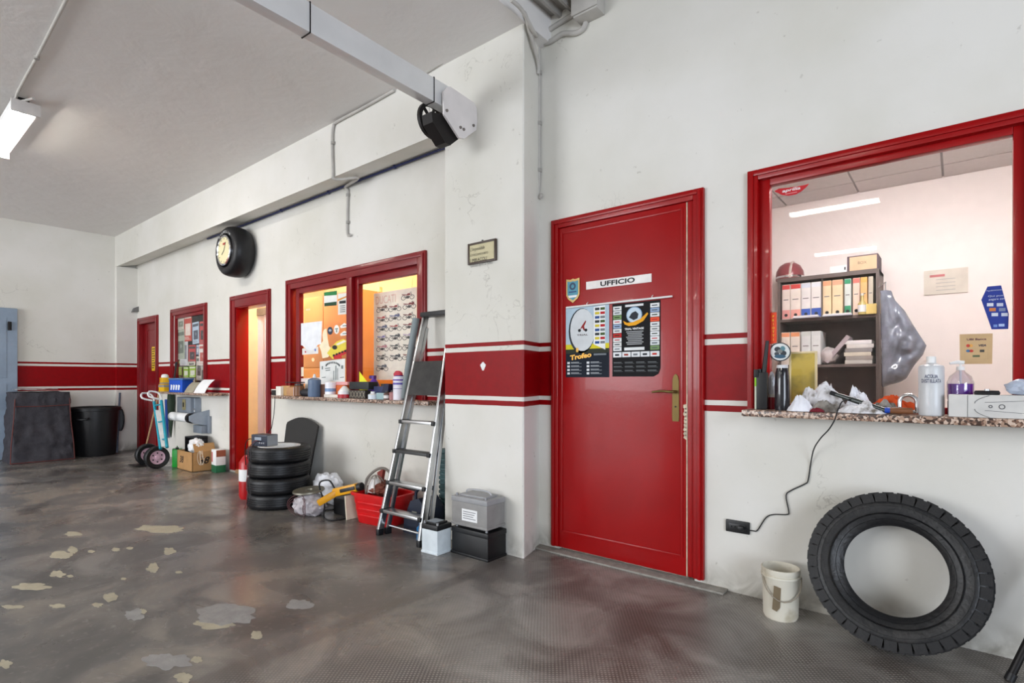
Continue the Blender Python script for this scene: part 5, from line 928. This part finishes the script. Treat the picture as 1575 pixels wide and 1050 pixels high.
for row in range(4):
    for k in range(NB):
        a_ = 2*math.pi*(k+.5*(row % 2))/NB; side = 1 if row < 2 else -1; shoulder = row in (0, 3)
        if shoulder: lb = ((-.0215,.0215),(Ro-.036,Ro+.001),(h2*.70,h2*1.0) if side > 0 else (-h2*1.0,-h2*.70))
        else: lb = ((-.020,.020),(Ro-.012,Ro+.008),(h2*.06,h2*.56) if side > 0 else (-h2*.56,-h2*.06))
        key = 'tb%d' % row
        if k == 0:
            mbk = MB().box(lb[0][0], lb[0][1], lb[1][0], lb[1][1], lb[2][0], lb[2][1])
            o_ = build('tread_block', mbk, RUB, t, True); proto = o_
        else: o_ = bpy.data.objects.new('tread_block', proto.data); COL.objects.link(o_); o_.parent = t
        o_.matrix_basis = inv_t @ m_ @ Matrix.Rotation(a_, 4, 'Z')
# folding stand at the right edge
p0 = PF(1552,1046); t = thing('trestle_stand', 'dark tubular trestle leg standing near the big tyre', 'stand', p0)
p1 = p0+T(.20,.12,.55); q0 = p0+T(.55,-.25,0); q1 = q0+T(-.15,.12,.55)
for a, b in ((p0, p1), (q0, q1)): build('leg', MB().tube([a+T(0,0,.004), b], .014, 10), DARKM, t); build('foot', MB().tube([a, a+(b-a)*.05], .017, 10), RUB, t)
build('top_bar', MB().tube([p1, q1], .014, 10), DARKM, t); build('brace', MB().tube([p0.lerp(p1,.4), q0.lerp(q1,.4)], .008, 8), DARKM, t)
# ---------------------------------------------------------------- office interior
Ys = 5.50; WD = mat('dark_walnut_board', (96,84,80), .5, var=.15, scale=6)
xl, xr = PY(1196,500,Ys).x, PY(1352,500,Ys).x; zT = PY(1273,421,Ys).z; zM = PY(1273,487,Ys).z; zB = PY(1273,560,Ys).z
t = thing('office_bookshelf', 'dark wood bookshelf with binders on the rear wall of the office', 'bookshelf', ((xl+xr)/2, Ys+.16, .02)); bd = .022
build('side_panel', MB().box(xl, xl+bd, Ys, OY-.01, .02, zT), WD, t); build('side_panel', MB().box(xr-bd, xr, Ys, OY-.01, .02, zT), WD, t); build('top_board', MB().box(xl, xr, Ys-.004, OY-.01, zT-.035, zT), WD, t); build('back_board', MB().box(xl, xr, OY-.018, OY-.008, .02, zT), WD, t)
build('divider', MB().box(PY(1263.8,500,Ys).x-.003, PY(1263.8,500,Ys).x+.003, Ys+.004, OY-.02, zM, zT-.035), WD, t)
shelf_z = [zM, zB, zB-.42, .10]
for z in shelf_z: build('shelf', MB().box(xl+bd, xr-bd, Ys, OY-.018, z-.024, z), WD, t)
def bx_(zx): return 1180+zx/6.178
def binder(label, a, b, zs, ht, body, top, bot, dp=.26, hole=True):
    x0, x1 = PY(bx_(a), 480, Ys).x+.002, PY(bx_(b), 480, Ys).x-.002; wd = x1-x0; t = thing('lever_binder', label, 'binder', ((x0+x1)/2, Ys+.02+dp/2, zs+.0005), 0, 'binders on the office bookshelf')
    build('case', MB().box(-wd/2, wd/2, -dp/2, dp/2, 0, ht, bev=.003), smat(body, .6), t, True)
    if top: build('top_label', MB().box(-wd*.47, wd*.47, -dp/2-.001, -dp/2, ht*.86, ht*.985), smat(top, .6), t, True)
    if bot: build('foot_label', MB().box(-wd*.47, wd*.47, -dp/2-.001, -dp/2, ht*.02, ht*.27), smat(bot, .6), t, True)
    build('print_line', MB().box(-wd*.32, wd*.28, -dp/2-.001, -dp/2, ht*.55, ht*.575), smat((120,116,116), .7), t, True)
    if hole: build('finger_hole', MB().lathe([(0,.002),(.014,.002),(.014,0),(0,0)], 14, frame_m((0, -dp/2, ht*.12), XR, ZU)), INK, t, True)
    return t
CRE = (230,206,168); rows = [(134,215,(226,214,206),(190,60,60),(214,150,146),'white binder with red label, at the shelf end'),(215,316,(226,216,208),(196,64,62),(224,160,150),'white binder with red label, second along'),(316,411,(226,222,220),(206,212,224),(56,88,170),'white binder with blue foot, beside the red-labelled pair'),(411,513,(228,222,218),(220,222,228),(52,84,168),'white binder with blue foot, beside the divider'),(522,607,CRE,(226,160,120),None,'cream binder with orange head, beside the divider'),(612,716,CRE,(226,166,136),None,'cream binder with printed label, second from the divider'),(728,795,(206,212,208),(40,132,92),(44,136,96),'narrow binder with green labels'),(808,879,(226,200,182),(222,112,100),None,'cream binder with red head beside the green one'),(880,950,(222,176,116),(232,170,90),None,'tan orange binder'),(955,1006,(186,176,160),None,None,'thin grey-beige binder')]
for a, b, c1, c2, c3, nm in rows: binder(nm+' on the upper office shelf', a, b, zM, .322, c1, c2, c3)
for a, b, c1, c2, nm in ((125,213,(226,216,206),(226,150,110),'orange-headed white binder at the end'),(215,307,(226,216,206),(230,156,110),'orange-headed white binder, second along'),(316,411,(216,218,218),(206,212,208),'plain white binder, third along'),(412,506,(220,222,222),(212,216,216),'plain white binder, last in the row')): binder(nm+' on the lower office shelf', a, b, zB, .30, c1, c2, None, hole=False)
for a, b, yy, nm in ((250,500,590,'white folder lying at the front edge under the blue-footed binders'),(530,815,560,'white papers lying at the front edge under the cream binders')):
    x0, x1 = PY(bx_(a),480,Ys).x, PY(bx_(b),480,Ys).x; t = thing('paper_pile', nm, 'papers', ((x0+x1)/2, Ys-.02, zM)); [build('sheet_bundle', MB().box(x0+.006*k, x1-.004*k, Ys-.05, Ys+.016, zM+.001+.007*k, zM+.007+.007*k), PAPER if k else smat((200,200,214), .7), t) for k in range(3)]
x_ = PY(bx_(905),480,Ys).x; t = thing('glass_bottle', 'small glass bottle with white label on the upper office shelf', 'bottle', (x_, Ys-.012, zM)); build('body', MB().lathe([(0,0),(.03,0),(.032,.09),(.012,.12),(.011,.16),(0,.16)], 18), smat((196,176,110), .2), t, True); build('label', MB().lathe([(.0328,.02),(.0328,.08)], 18), PAPER, t, True); build('cap', MB().lathe([(0,.18),(.013,.18),(.013,.16),(0,.16)], 12), smat((210,206,196), .4), t, True)
x_ = PY(bx_(992),480,Ys).x; boxthing('yellow_note_box', 'small yellow note box at the end of the upper office shelf', 'box', (x_, Ys+.0, zM+.0005), (.075,.05,.085), smat((222,196,120), .6))
x0, x1 = PY(1297,500,Ys).x, PY(1350,500,Ys).x-.03
for k in range(6): boxthing('magazine_pile', ('lowest','second','third','fourth','fifth','topmost')[k]+' bundle in the pile of papers on the lower office shelf', 'papers', ((x0+x1)/2+.008*math.sin(k*2), Ys+.14, zB+.0005+.034*k), (x1-x0-.02,.24,.033), smat([(196,192,186),(160,152,146),(214,206,190),(150,146,146),(224,220,216),(236,234,234)][k], .7), .03*math.sin(k*5), bev=.003)
a, b = PY(1266,553,Ys+.05), PY(1306,517,Ys+.05); solo('leaning_magazines', MB().bar(T(a.x+.03,Ys+.12,zB+.02), T(b.x,Ys+.12,b.z), .22, .035, up=T(-1,0,.6)), smat((176,164,168), .6), 'thin stack of magazines leaning against the paper pile in the office', 'magazines')
solo('clear_bag', MB().blob(T(PY(1272,545,Ys).x,Ys+.08,zB+.075), .07,.08,.075,.3,2.3,21,3,flat=zB+.002), smat((196,188,188), .3), 'crumpled pale plastic bag beside the leaning magazines', 'bag')
xh = PY(1214,420,Ys+.12).x; t = thing('crash_helmet', 'round dark red and silver crash helmet on top of the office bookshelf', 'helmet', (xh, Ys+.14, zT)); build('shell', MB().lathe([(0,.165),(.05,.158),(.09,.13),(.115,.08),(.12,.03),(.118,.0),(.10,.0),(.0,.02)], 30, sy=1.15), mat('maroon_shell', (134,66,70), .3), t, True); build('silver_stripe', MB().lathe([(.121,.012),(.121,.03)], 30, sy=1.15), CHROME, t, True); build('crest_stripe', MB().tube([(.03,-.138*math.cos(a_)*.98,.166*math.sin(a_)*.98+.004) for a_ in [k*.26 for k in range(7)]], .012, 6), smat((196,180,172), .4), t, True)
a, b = PY(1276,415,Ys), PY(1302,415,Ys); t = boxthing('white_box', 'low white carton on the office bookshelf beside the helmet', 'box', ((a.x+b.x)/2, Ys+.07, zT+.0005), (b.x-a.x,.12,.062), PAPER); build('dark_spot', MB().box((b.x-a.x)*.36,(b.x-a.x)*.44,-.0612,-.06,.02,.045), INK, t, True)
a, b = PY(1301,405,Ys), PY(1351,405,Ys); t = boxthing('storage_box', 'tan storage carton with dark edges on the office bookshelf', 'box', ((a.x+b.x)/2, Ys+.16, zT+.0005), (b.x-a.x-.01,.26,.135), smat((92,76,84), .6)); build('front_panel', MB().box(-(b.x-a.x)*.40,(b.x-a.x)*.44,-.1312,-.13,.008,.125), smat((216,184,148), .6), t, True); text('BOX', (0,-.1315,.07), .022, smat((120,100,84), .6), t, local=True)
# garment bag
pts = [(1354,447),(1362,446),(1371,447),(1377,462),(1392,478),(1408,505),(1425,531),(1420,545),(1406,562),(1394,582),(1384,588),(1368,592),(1356,596)]
Yg = 5.36; ps = [PY(x, y, Yg) for x, y in pts]; cxg = sum((p.x for p in ps))/len(ps); czg = sum((p.z for p in ps))/len(ps)
mb = MB(); vs = []; fs = []; NR, n = 18, 80; ring_ = []
for k in range(n):
    f_ = k/n*len(ps); i = int(f_); ring_.append(ps[i].lerp(ps[(i+1) % len(ps)], f_-i))
for side in (-1, 1):
    for j in range(NR+1):
        s_ = 1-j/NR
        for k in range(n):
            p = ring_[k]; q = Vector((cxg+(p.x-cxg)*s_, 0, czg+(p.z-czg)*s_)); dep = .07*math.sqrt(max(0, 1-s_*s_))+.06*noise.noise(Vector((q.x*11, side, q.z*5)))*(1-s_**4)+.035*noise.noise(Vector((q.x*20, side*3, q.z*14)))*(1-s_**4)
            q.y = Yg+side*max(dep, .004); vs.append(q)
N_ = (NR+1)*n
for o_ in (0, N_): fs += [(o_+j*n+k, o_+j*n+(k+1) % n, o_+(j+1)*n+(k+1) % n, o_+(j+1)*n+k) for j in range(NR) for k in range(n)]
fs += [(k, (k+1) % n, N_+(k+1) % n, N_+k) for k in range(n)]; mb.add(vs, fs)
t = thing('garment_bag', 'dark grey jacket in clear plastic hanging beside the office bookshelf', 'garment', (cxg, Yg, min(p.z for p in ps)))
build('jacket', mb, mat('plastic_covered_cloth', (116,122,136), .2, var=.3, scale=9, bump=.9, bscale=18, coat=.8), t, angle=80); hk = ps[1]; build('hanger_hook', MB().tube([hk, hk+T(0,.0,.05), hk+T(-.0,.03,.07), (xr-.004, Ys+.012, hk.z+.05)], .004, 6), STEEL, t)
Yw = OY-.012; x0, x1, z0, z1 = rect_px(1421,1489,417,454,Yw); t = thing('certificate', 'white printed certificate pinned to the rear wall of the office', 'certificate', ((x0+x1)/2, OY, z0)); build('sheet', MB().box(x0, x1, Yw, OY-.001, z0, z1), smat((214,206,194), .7), t); build('heading', MB().box(x0+.04, x0+.14, Yw-.001, Yw, z1-.06, z1-.04), smat((190,110,110), .6), t)
for k in range(4): w_ = (x1-x0)*(.22+.12*((k*3) % 3)); build('print_line', MB().box((x0+x1)/2-w_, (x0+x1)/2+w_, Yw-.001, Yw, z1-.085-.03*k, z1-.080-.03*k), smat((176,172,168), .6), t)
# stickers on the office pane
YG1 = D+.033
t, o = decal('pane_sticker', 'red crescent aprilia sticker in the upper corner of the office window', [(1191,294)]+[(1191+54*k/8, 290.5-(k/8)*7.5+1*math.sin(math.pi*k/8)) for k in range(1,8)]+[(1245,282)]+[(1240,288),(1233,294),(1224,299),(1213,301),(1203,300)], YG1, (190,22,34)); text('aprilia', PY(1217,292,YG1-.0012), .020, PAPER, t, width=PY(1231,292,YG1).x-PY(1203,292,YG1).x, bold=.02, shear=.15); build('underline', MB().box(PY(1208,298,YG1).x, PY(1226,298,YG1).x, YG1-.0016, YG1-.001, PY(1216,297.5,YG1).z, PY(1216,296.8,YG1).z), smat((230,180,180), .6), t)
t, o = decal('pane_sticker', 'narrow orange sticker with stacked letters at the edge of the office window', [(1184.5,481),(1194.5,480),(1194.5,527),(1184.5,529)], YG1, (226,70,30))
for k, ch in enumerate('PRIOTTI'): text(ch, PY(1189.5,486.5+5.9*k,YG1-.0012), .0118, smat((246,196,50), .5), t, bold=.03)
hx_ = [(1518.8,440.6),(1539.8,438.7),(1551.7,482.8),(1550.8,505.7),(1525.2,506.4),(1509.2,461)]
t, o = decal('pane_sticker', 'dark blue six-sided payment sticker on the office window', hx_, YG1, (30,52,140))
for k, (tx, y) in enumerate((('Qui puoi',455),('pagare con',460.5),('PagoBANCOMAT',446.5))): text(tx, PY(1530+.6*(y-446)*.4,y,YG1-.0012), .0085 if k < 2 else .006, smat((206,212,232), .5), t, width=PY(1545,y,YG1).x-PY(1520,y,YG1).x)
for k in range(6): x, y = 1518+.34*6*(k//2)+15*(k % 2)-1+1.5*(k//2), 466+7.6*(k//2); patch(t,'card_logo',quad(x+1,x+11,y,y+5,-.02),YG1,[(214,216,226),(190,196,214),(200,120,60),(120,130,160),(206,210,222),(190,196,210)][k])
patch(t,'foot_logo',quad(1536,1545,498,502,-.02),YG1,(170,190,226)); patch(t,'foot_logo',quad(1528,1534,499,503,-.02),YG1,(110,140,200))
t, o = decal('pane_sticker', 'tan cardboard card-payment notice on the office window', [(1476,514),(1526.8,512.5),(1526,559.4),(1476.5,559.8)], YG1, (196,164,120)); text('UBI Banca', PY(1502,521.5,YG1-.0012), .0085, smat((96,50,70), .6), t, width=PY(1517,521,YG1).x-PY(1487,521,YG1).x, bold=.02)
m4 = [PY(x, y, YG1) for x, y in ((1484,525),(1520,524),(1519.5,552),(1484,553))]; build('border', MB().tube(m4+[m4[0]], .0009, 4), smat((84,70,56), .6), t)
text('VISA', PY(1511,531,YG1-.0012), .0095, smat((50,50,70), .6), t, bold=.03, shear=.2); patch(t,'card_logo',ell(1489,531.5,3,2.4,12),YG1,(190,60,50)); patch(t,'card_logo',ell(1493.5,531.5,3,2.4,12),YG1,(222,160,80)); patch(t,'card_logo',ell(1489,539.5,3.2,2.2,12),YG1,(70,110,150)); patch(t,'card_logo',ell(1494,539.5,3.2,2.2,12),YG1,(190,60,50)); patch(t,'card_logo',quad(1507,1514,537.5,541.5,-.02),YG1,(70,66,60)); patch(t,'card_logo',quad(1496,1507,546,549,-.02),YG1,(90,100,70))
t, o = decal('pane_sticker', 'round black and white club emblem sticker low on the office window', ell(1200,541,16.5,14.5,28), YG1-.001, (40,44,50)); patch(t,'white_field',ell(1200,541,14.8,13,28),YG1-.001,(222,226,224))
for k, (dx, dy, rx, ry, c) in enumerate(((-4,-4,5,4,(56,60,66)),(4,-5,4,4,(96,140,150)),(-5,3,4,3,(70,74,80)),(5,2,5,4,(60,64,70)),(0,7,9,3,(60,96,120)),(0,-1,4,3,(130,134,132)))): patch(t,'emblem',ell(1200+dx,541+dy,rx,ry,12),YG1-.001,c,off=.0016+.0003*k)
# ---------------------------------------------------------------- things on the right granite sill
Z1 = .9775
x0, x1, z0, z1 = rect_px(1214,1257,541,612,D+.075); t = thing('yellow_picture', 'yellowed picture in a pale frame standing behind the office pane', 'picture', ((x0+x1)/2, D+.075, .978)); build('frame', ring(MB(), x0, x1, .978, z1, .010, D+.068, D+.082, True, .002), smat((214,196,150), .5), t); build('print', MB().box(x0+.008, x1-.008, D+.07, D+.076, .985, z1-.008), mat('yellowed_print', (196,168,66), .5, col2=(120,112,60), thr=(.45,.65), scale=7), t)
def SR(x0, x1, yt, Y): return S2(x0, x1, yt, Y, Z1)
cx, wd, ht = SR(1161,1180,568,2.88); t = thing('two_way_radio', 'black two-way radio with tall antenna at the end of the sill', 'radio', (cx, 2.89, Z1), .1)
build('body', MB().box(-wd*.36,wd*.5,-.022,.022,0,ht*.93,bev=.006), BLACK, t, True); build('antenna', MB().tube([(wd*.18,0,ht*.9),(wd*.25,0,ht*1.1),(wd*.46,0,ht*1.72)], [.012,.011,.008], 10), BLACK, t, True); build('knob', MB().lathe([(0,.016),(.009,.016),(.01,0),(0,0)], 12, Matrix.Translation((-wd*.15,0,ht*.93))), BLACK, t, True)
build('side_label', MB().box(-wd*.5,-wd*.36,-.018,.02,.0,ht*.80), smat((190,196,176), .5), t, True); build('green_stripe', MB().box(-wd*.505,-wd*.36,-.0185,.0,ht*.58,ht*.79), smat((130,190,40), .5), t, True); build('belt_clip', MB().box(-wd*.55,-wd*.2,-.026,-.022,ht*.8,ht*1.0,bev=.003), BLACK, t, True)
sbot('thermos_flask', 'shiny black flask with white rimmed top beside the radio', 1191.5,1215,561,2.865,[[(0,0),(.94,0),(.97,.03),(1,.1),(.98,.55),(.9,.82),(.78,.90),(.74,.93),(0,.93)],[(0,1.0),(.70,1.0),(.74,.985),(.74,.93),(0,.93)]],[mat('gloss_black', (20,22,30), .15, coat=.5),smat((206,206,208), .4)],'flask',Z=Z1)
cx, wd, ht = SR(1181,1193,604,2.93); sbot('red_jar', 'small dark red jar between the radio and the flask', 1181,1192,606,2.93,[[(0,0),(1,0),(1,.7),(.8,.8),(0,.8)],[(0,1),(.85,1),(.85,.8),(0,.8)]],[(130,16,28),(200,196,190)],'jar',Z=Z1)
cx, wd, ht = SR(1180,1193,572,2.95); solo('foil_strip', MB().blob((cx, 2.955, Z1+ht*.5), wd*.45, .015, ht*.5, .35, 2.6, 31, 3), mat('crumpled_foil', (196,198,204), .3, .4, bump=.4, bscale=60), 'crumpled foil strip standing behind the black flask', 'foil')
RG = mat('oily_white_rag', (222,220,222), .85, col2=(116,106,94), thr=(.50,.68), scale=26, bump=.4, bscale=50); RG2 = mat('grey_rag', (150,144,136), .85, col2=(84,76,68), thr=(.45,.7), scale=14, bump=.4, bscale=50); RG3 = mat('clean_white_rag', (232,232,238), .85, bump=.35, bscale=40)
def heap(c, rx, ry, hz, seed, nu=96, nv=52):
    mb = MB(); vs = []; fs = []
    for i in range(nv+1):
        v = i/nv
        for j in range(nu):
            a = 2*math.pi*j/nu; ed = 1+.22*noise.noise(Vector((math.cos(a)*1.6+seed, math.sin(a)*1.6, seed*.7)))+.10*noise.noise(Vector((math.cos(a)*5+seed, math.sin(a)*5, 3)))
            x, y = v*math.cos(a)*ed, v*math.sin(a)*ed; q = Vector((x*2.1+seed*3.7, y*1.8, seed*1.3)); q2 = q+Vector((noise.noise(q*1.5), noise.noise(q*1.5+Vector((9,0,0))), 0))*.6
            rd = (1-2.4*abs(noise.noise(q2*1.5)))*.42+(1-2.4*abs(noise.noise(q2*3.0)))*.24+(1-2.4*abs(noise.noise(q2*6.4)))*.09
            dome = max(0, 1-v**2.6)*(.75+.5*noise.noise(Vector((x*1.8+seed, y*1.8, 5)))); z = hz*max(.02, dome*(.62+.36*rd)+.12*(1-v)) if v < 1 else 0
            vs.append(Vector((c[0]+x*rx, c[1]+y*ry, c[2]+z)))
    for i in range(nv):
        for j in range(nu): fs.append((i*nu+j, i*nu+(j+1) % nu, (i+1)*nu+(j+1) % nu, (i+1)*nu+j))
    fs.append(tuple(nv*nu+j for j in range(nu))); return mb.add(vs, fs)
def rag(label, x0, x1, yt, Y, dp, m, seed, z_=0, name='rag'):
    cx, wd, ht = SR(x0, x1, yt, Y); ht -= z_; return solo(name, heap((cx, Y, Z1+z_+.001), wd*.55, dp*1.5, ht*1.05, seed), m, label, 'rag', 'rags on the right sill', angle=70)
rag('white rag heaped highest in the rag pile beside the flask', 1226,1300,582,2.93,.03,RG,41); rag('clean white rag bunched at the sill edge next to the flask', 1213,1250,606,2.835,.028,RG3,42); rag('grey oily rag in the middle of the rag pile', 1250,1292,612,2.865,.032,RG2,43)
rag('stained pale rag hanging at the sill edge under the air chisel', 1290,1360,616,2.835,.025,RG,44); rag('white rag lying flat behind the air chisel', 1296,1342,592,2.945,.022,RG3,45); rag('grey rag beside the orange cloth', 1342,1385,610,2.90,.03,RG2,46); rag('small dark red rag tucked under the rag pile', 1246,1268,625,2.815,.012,smat((110,16,34), .8),47)
cx, wd, ht = SR(1334,1412,601,2.94); solo('orange_cloth', heap((cx, 2.935, Z1+.001), wd*.55, .03, ht, 48), smat((222,84,32), .8, bump=.3), 'orange cloth lying behind the chrome shackle', 'cloth')
a, b = PY(1279,604,2.88), PY(1362,631,2.83); t = thing('air_chisel', 'dark metal bar tool with blue collar and wooden handle across the rags', 'tool', b); d_ = (b-a).normalized(); build('shaft', MB().tube([a, a+(b-a)*.5, b], [.009,.012,.010], 12), smat((70,74,72), .35, metal=.6), t); build('tip', MB().tube([a-d_*.004, a+d_*.02], .0105, 12), INK, t)
e_ = PY(1404,632,2.835); build('collar', MB().tube([b-d_*.002, b+T(.018,0,.001)], .0125, 12), smat((30,70,170), .4), t); build('handle', MB().tube([b+T(.016,0,.001), (b+e_)/2, e_], [.013,.0145,.013], 14), smat((120,76,48), .5, var=.2), t)
c_ = PY(1397,617,2.87); t = thing('chrome_shackle', 'chrome U-shaped shackle standing beside the distilled water bottle', 'shackle', (c_.x, 2.87, Z1)); build('bow', MB().tube([(.030*math.cos(a_), 0, .052+.030*math.sin(a_)) if 0 <= a_ <= math.pi else (math.copysign(.030, math.cos(a_)), 0, .008) for a_ in [-.4]+[k*math.pi/12 for k in range(13)]+[math.pi+.4]], .0085, 10), CHROME, t, True)
build('pin', MB().tube([(-.04,0,.012),(.04,0,.012)], .0075, 10), CHROME, t, True)
HD = mat('cloudy_plastic', (228,230,232), .3, trans=.25, var=.02)
t = sbot('water_bottle', 'cloudy white bottle of distilled water marked ACQUA DISTILLATA', 1412,1453,548,2.86,[[(0,.0),(.93,0),(1,.025),(1,.30),(.985,.31),(.985,.58),(1,.59),(1,.80),(.93,.84),(.5,.875),(.36,.89),(0,.89)],[(0,1),(.36,1),(.38,.985),(.38,.89),(0,.89)]],[HD,WHITE],'bottle',Z=Z1)
cx, wd, ht = SR(1412,1453,548,2.86); BLU = smat((92,96,120), .6); vd = Vector((-cx, -2.86, 0)).normalized(); rr_ = Vector((-vd.y, vd.x, 0)); rr_ = rr_ if rr_.x > 0 else -rr_
for tx, zz, wf in (('ACQUA', .66, .52), ('DISTILLATA', .585, .80)):   # letters follow the bottle's curve
    n = len(tx)
    for k, ch in enumerate(tx):
        a_ = (k-(n-1)/2)*(wf*1.95/n); nrm = vd*math.cos(a_)+rr_*math.sin(a_); tg = rr_*math.cos(a_)-vd*math.sin(a_)
        text(ch, nrm*(wd*.503)+T(0,0,ht*zz), .0155, BLU, t, r=tg, width=.0022 if ch == 'I' else (.0072 if n > 5 else .0095), bold=.02, local=True)
t_ = sbot('soap_dispenser', 'clear pump dispenser half full of purple soap behind the crank box', 1456,1499,555,2.953,[[(0,.26),(.9,.26),(.98,.30),(1,.60),(.8,.72),(.36,.80),(.28,.83),(.27,.83),(.35,.79),(.77,.71),(.96,.6),(.94,.3),(0,.28)],[(0,.9),(.30,.9),(.32,.83),(0,.83)],[(0,.27),(.93,.27),(.955,.58),(0,.58)],[(0,0),(.95,0),(.95,.26),(0,.26)]],[clear('clear_plastic', (250,250,252), rough=.05, film=.06),WHITE,mat('purple_soap', (112,40,170), .25, var=.05),smat((40,36,60), .4)],'dispenser',Z=Z1,parts=('body','collar','soap','base'))
cx, wd, ht = SR(1456,1499,555,2.953); build('pump_stem', MB().tube([(0,0,ht*.3),(0,0,ht*.97)], .004, 8), WHITE, t_, True); build('pump_head', MB().tube([(.012,0,ht*.97),(-.01,-.004,ht*.98),(-.035,-.012,ht*.955)], [.008,.008,.005], 10), WHITE, t_, True)
xa_ = PY(1459,620,2.825).x; zb_ = PY(1500,607,2.825).z; t = thing('crank_box', 'long pale grey carton printed with a crankset drawing on the sill', 'box', (xa_+.21, 2.853, Z1)); hb = zb_-Z1
build('carton', MB().box(-.21,.21,-.045,.045,0,hb,bev=.003), smat((206,204,200), .6), t, True); INK2 = smat((96,96,98), .6); fy = -.0455
def rg2(cx_, cz_, r_, w_=.0015, nm='drawing'): return build(nm, MB().lathe([(r_-w_,0),(r_,0),(r_,.0006),(r_-w_,.0006)], 30, frame_m((cx_, fy, cz_), XR, ZU), close=True), INK2, t, True)
cxx = .075; rg2(cxx, hb*.5, hb*.46); rg2(cxx, hb*.5, hb*.2)
for k in range(5): a_ = k*2*math.pi/5+.3; rg2(cxx+hb*.33*math.cos(a_), hb*.5+hb*.33*math.sin(a_), hb*.055)
rg2(-.05, hb*.5, hb*.11, .003); rg2(-.083, hb*.5, hb*.07, .003)
for z_ in (.28, .72): build('drawing', MB().bar((-.10, fy-.0003, hb*(.5+(z_-.5)*.8)), (cxx-hb*.42, fy-.0003, hb*(.5+(z_-.5)*1.3)), .0015, .0006, up=YN), INK2, t, True)
for s_ in (-1, 1): build('drawing', MB().tube([(-.13+.02*abs(k-3)/3*0+.022*(k/6.0)**2*2, fy-.0002, hb*(.5+s_*(.12+.06*k))) for k in range(7)], .0012, 4), INK2, t, True)
build('flap_line', MB().box(-.152,-.1505,fy-.0004,fy,0,hb), INK2, t, True); build('end_panel', MB().box(-.2112,-.21,-.04,.04,.004,hb-.004), smat((120,116,114), .6), t, True)
q_ = PY(1518,604,2.86); t = thing('black_pulley', 'small black spoked pulley lying on the crankset carton', 'pulley', (q_.x, 2.86, zb_+.0005)); build('rim', MB().lathe([(.026,0),(.038,.0),(.040,.008),(.036,.016),(.026,.014)], 28, close=True), BLACK, t, True); build('hub', MB().lathe([(0,.022),(.008,.022),(.009,0),(0,0)], 14), STEEL, t, True)
for k in range(5): a_ = k*2*math.pi/5; build('spoke', MB().bar((0,0,.008),(.03*math.cos(a_),.03*math.sin(a_),.008),.007,.008), BLACK, t, True)
q_ = PY(1566,596,2.87); solo('clear_bag', MB().blob((q_.x+.02, 2.875, zb_+.030), .055, .04, .032, .3, 2.2, 51, 4, flat=zb_+.001), mat('pale_blue_film', (206,218,236), .3, trans=.3), 'pale blue crumpled plastic bag on the crankset carton', 'bag')
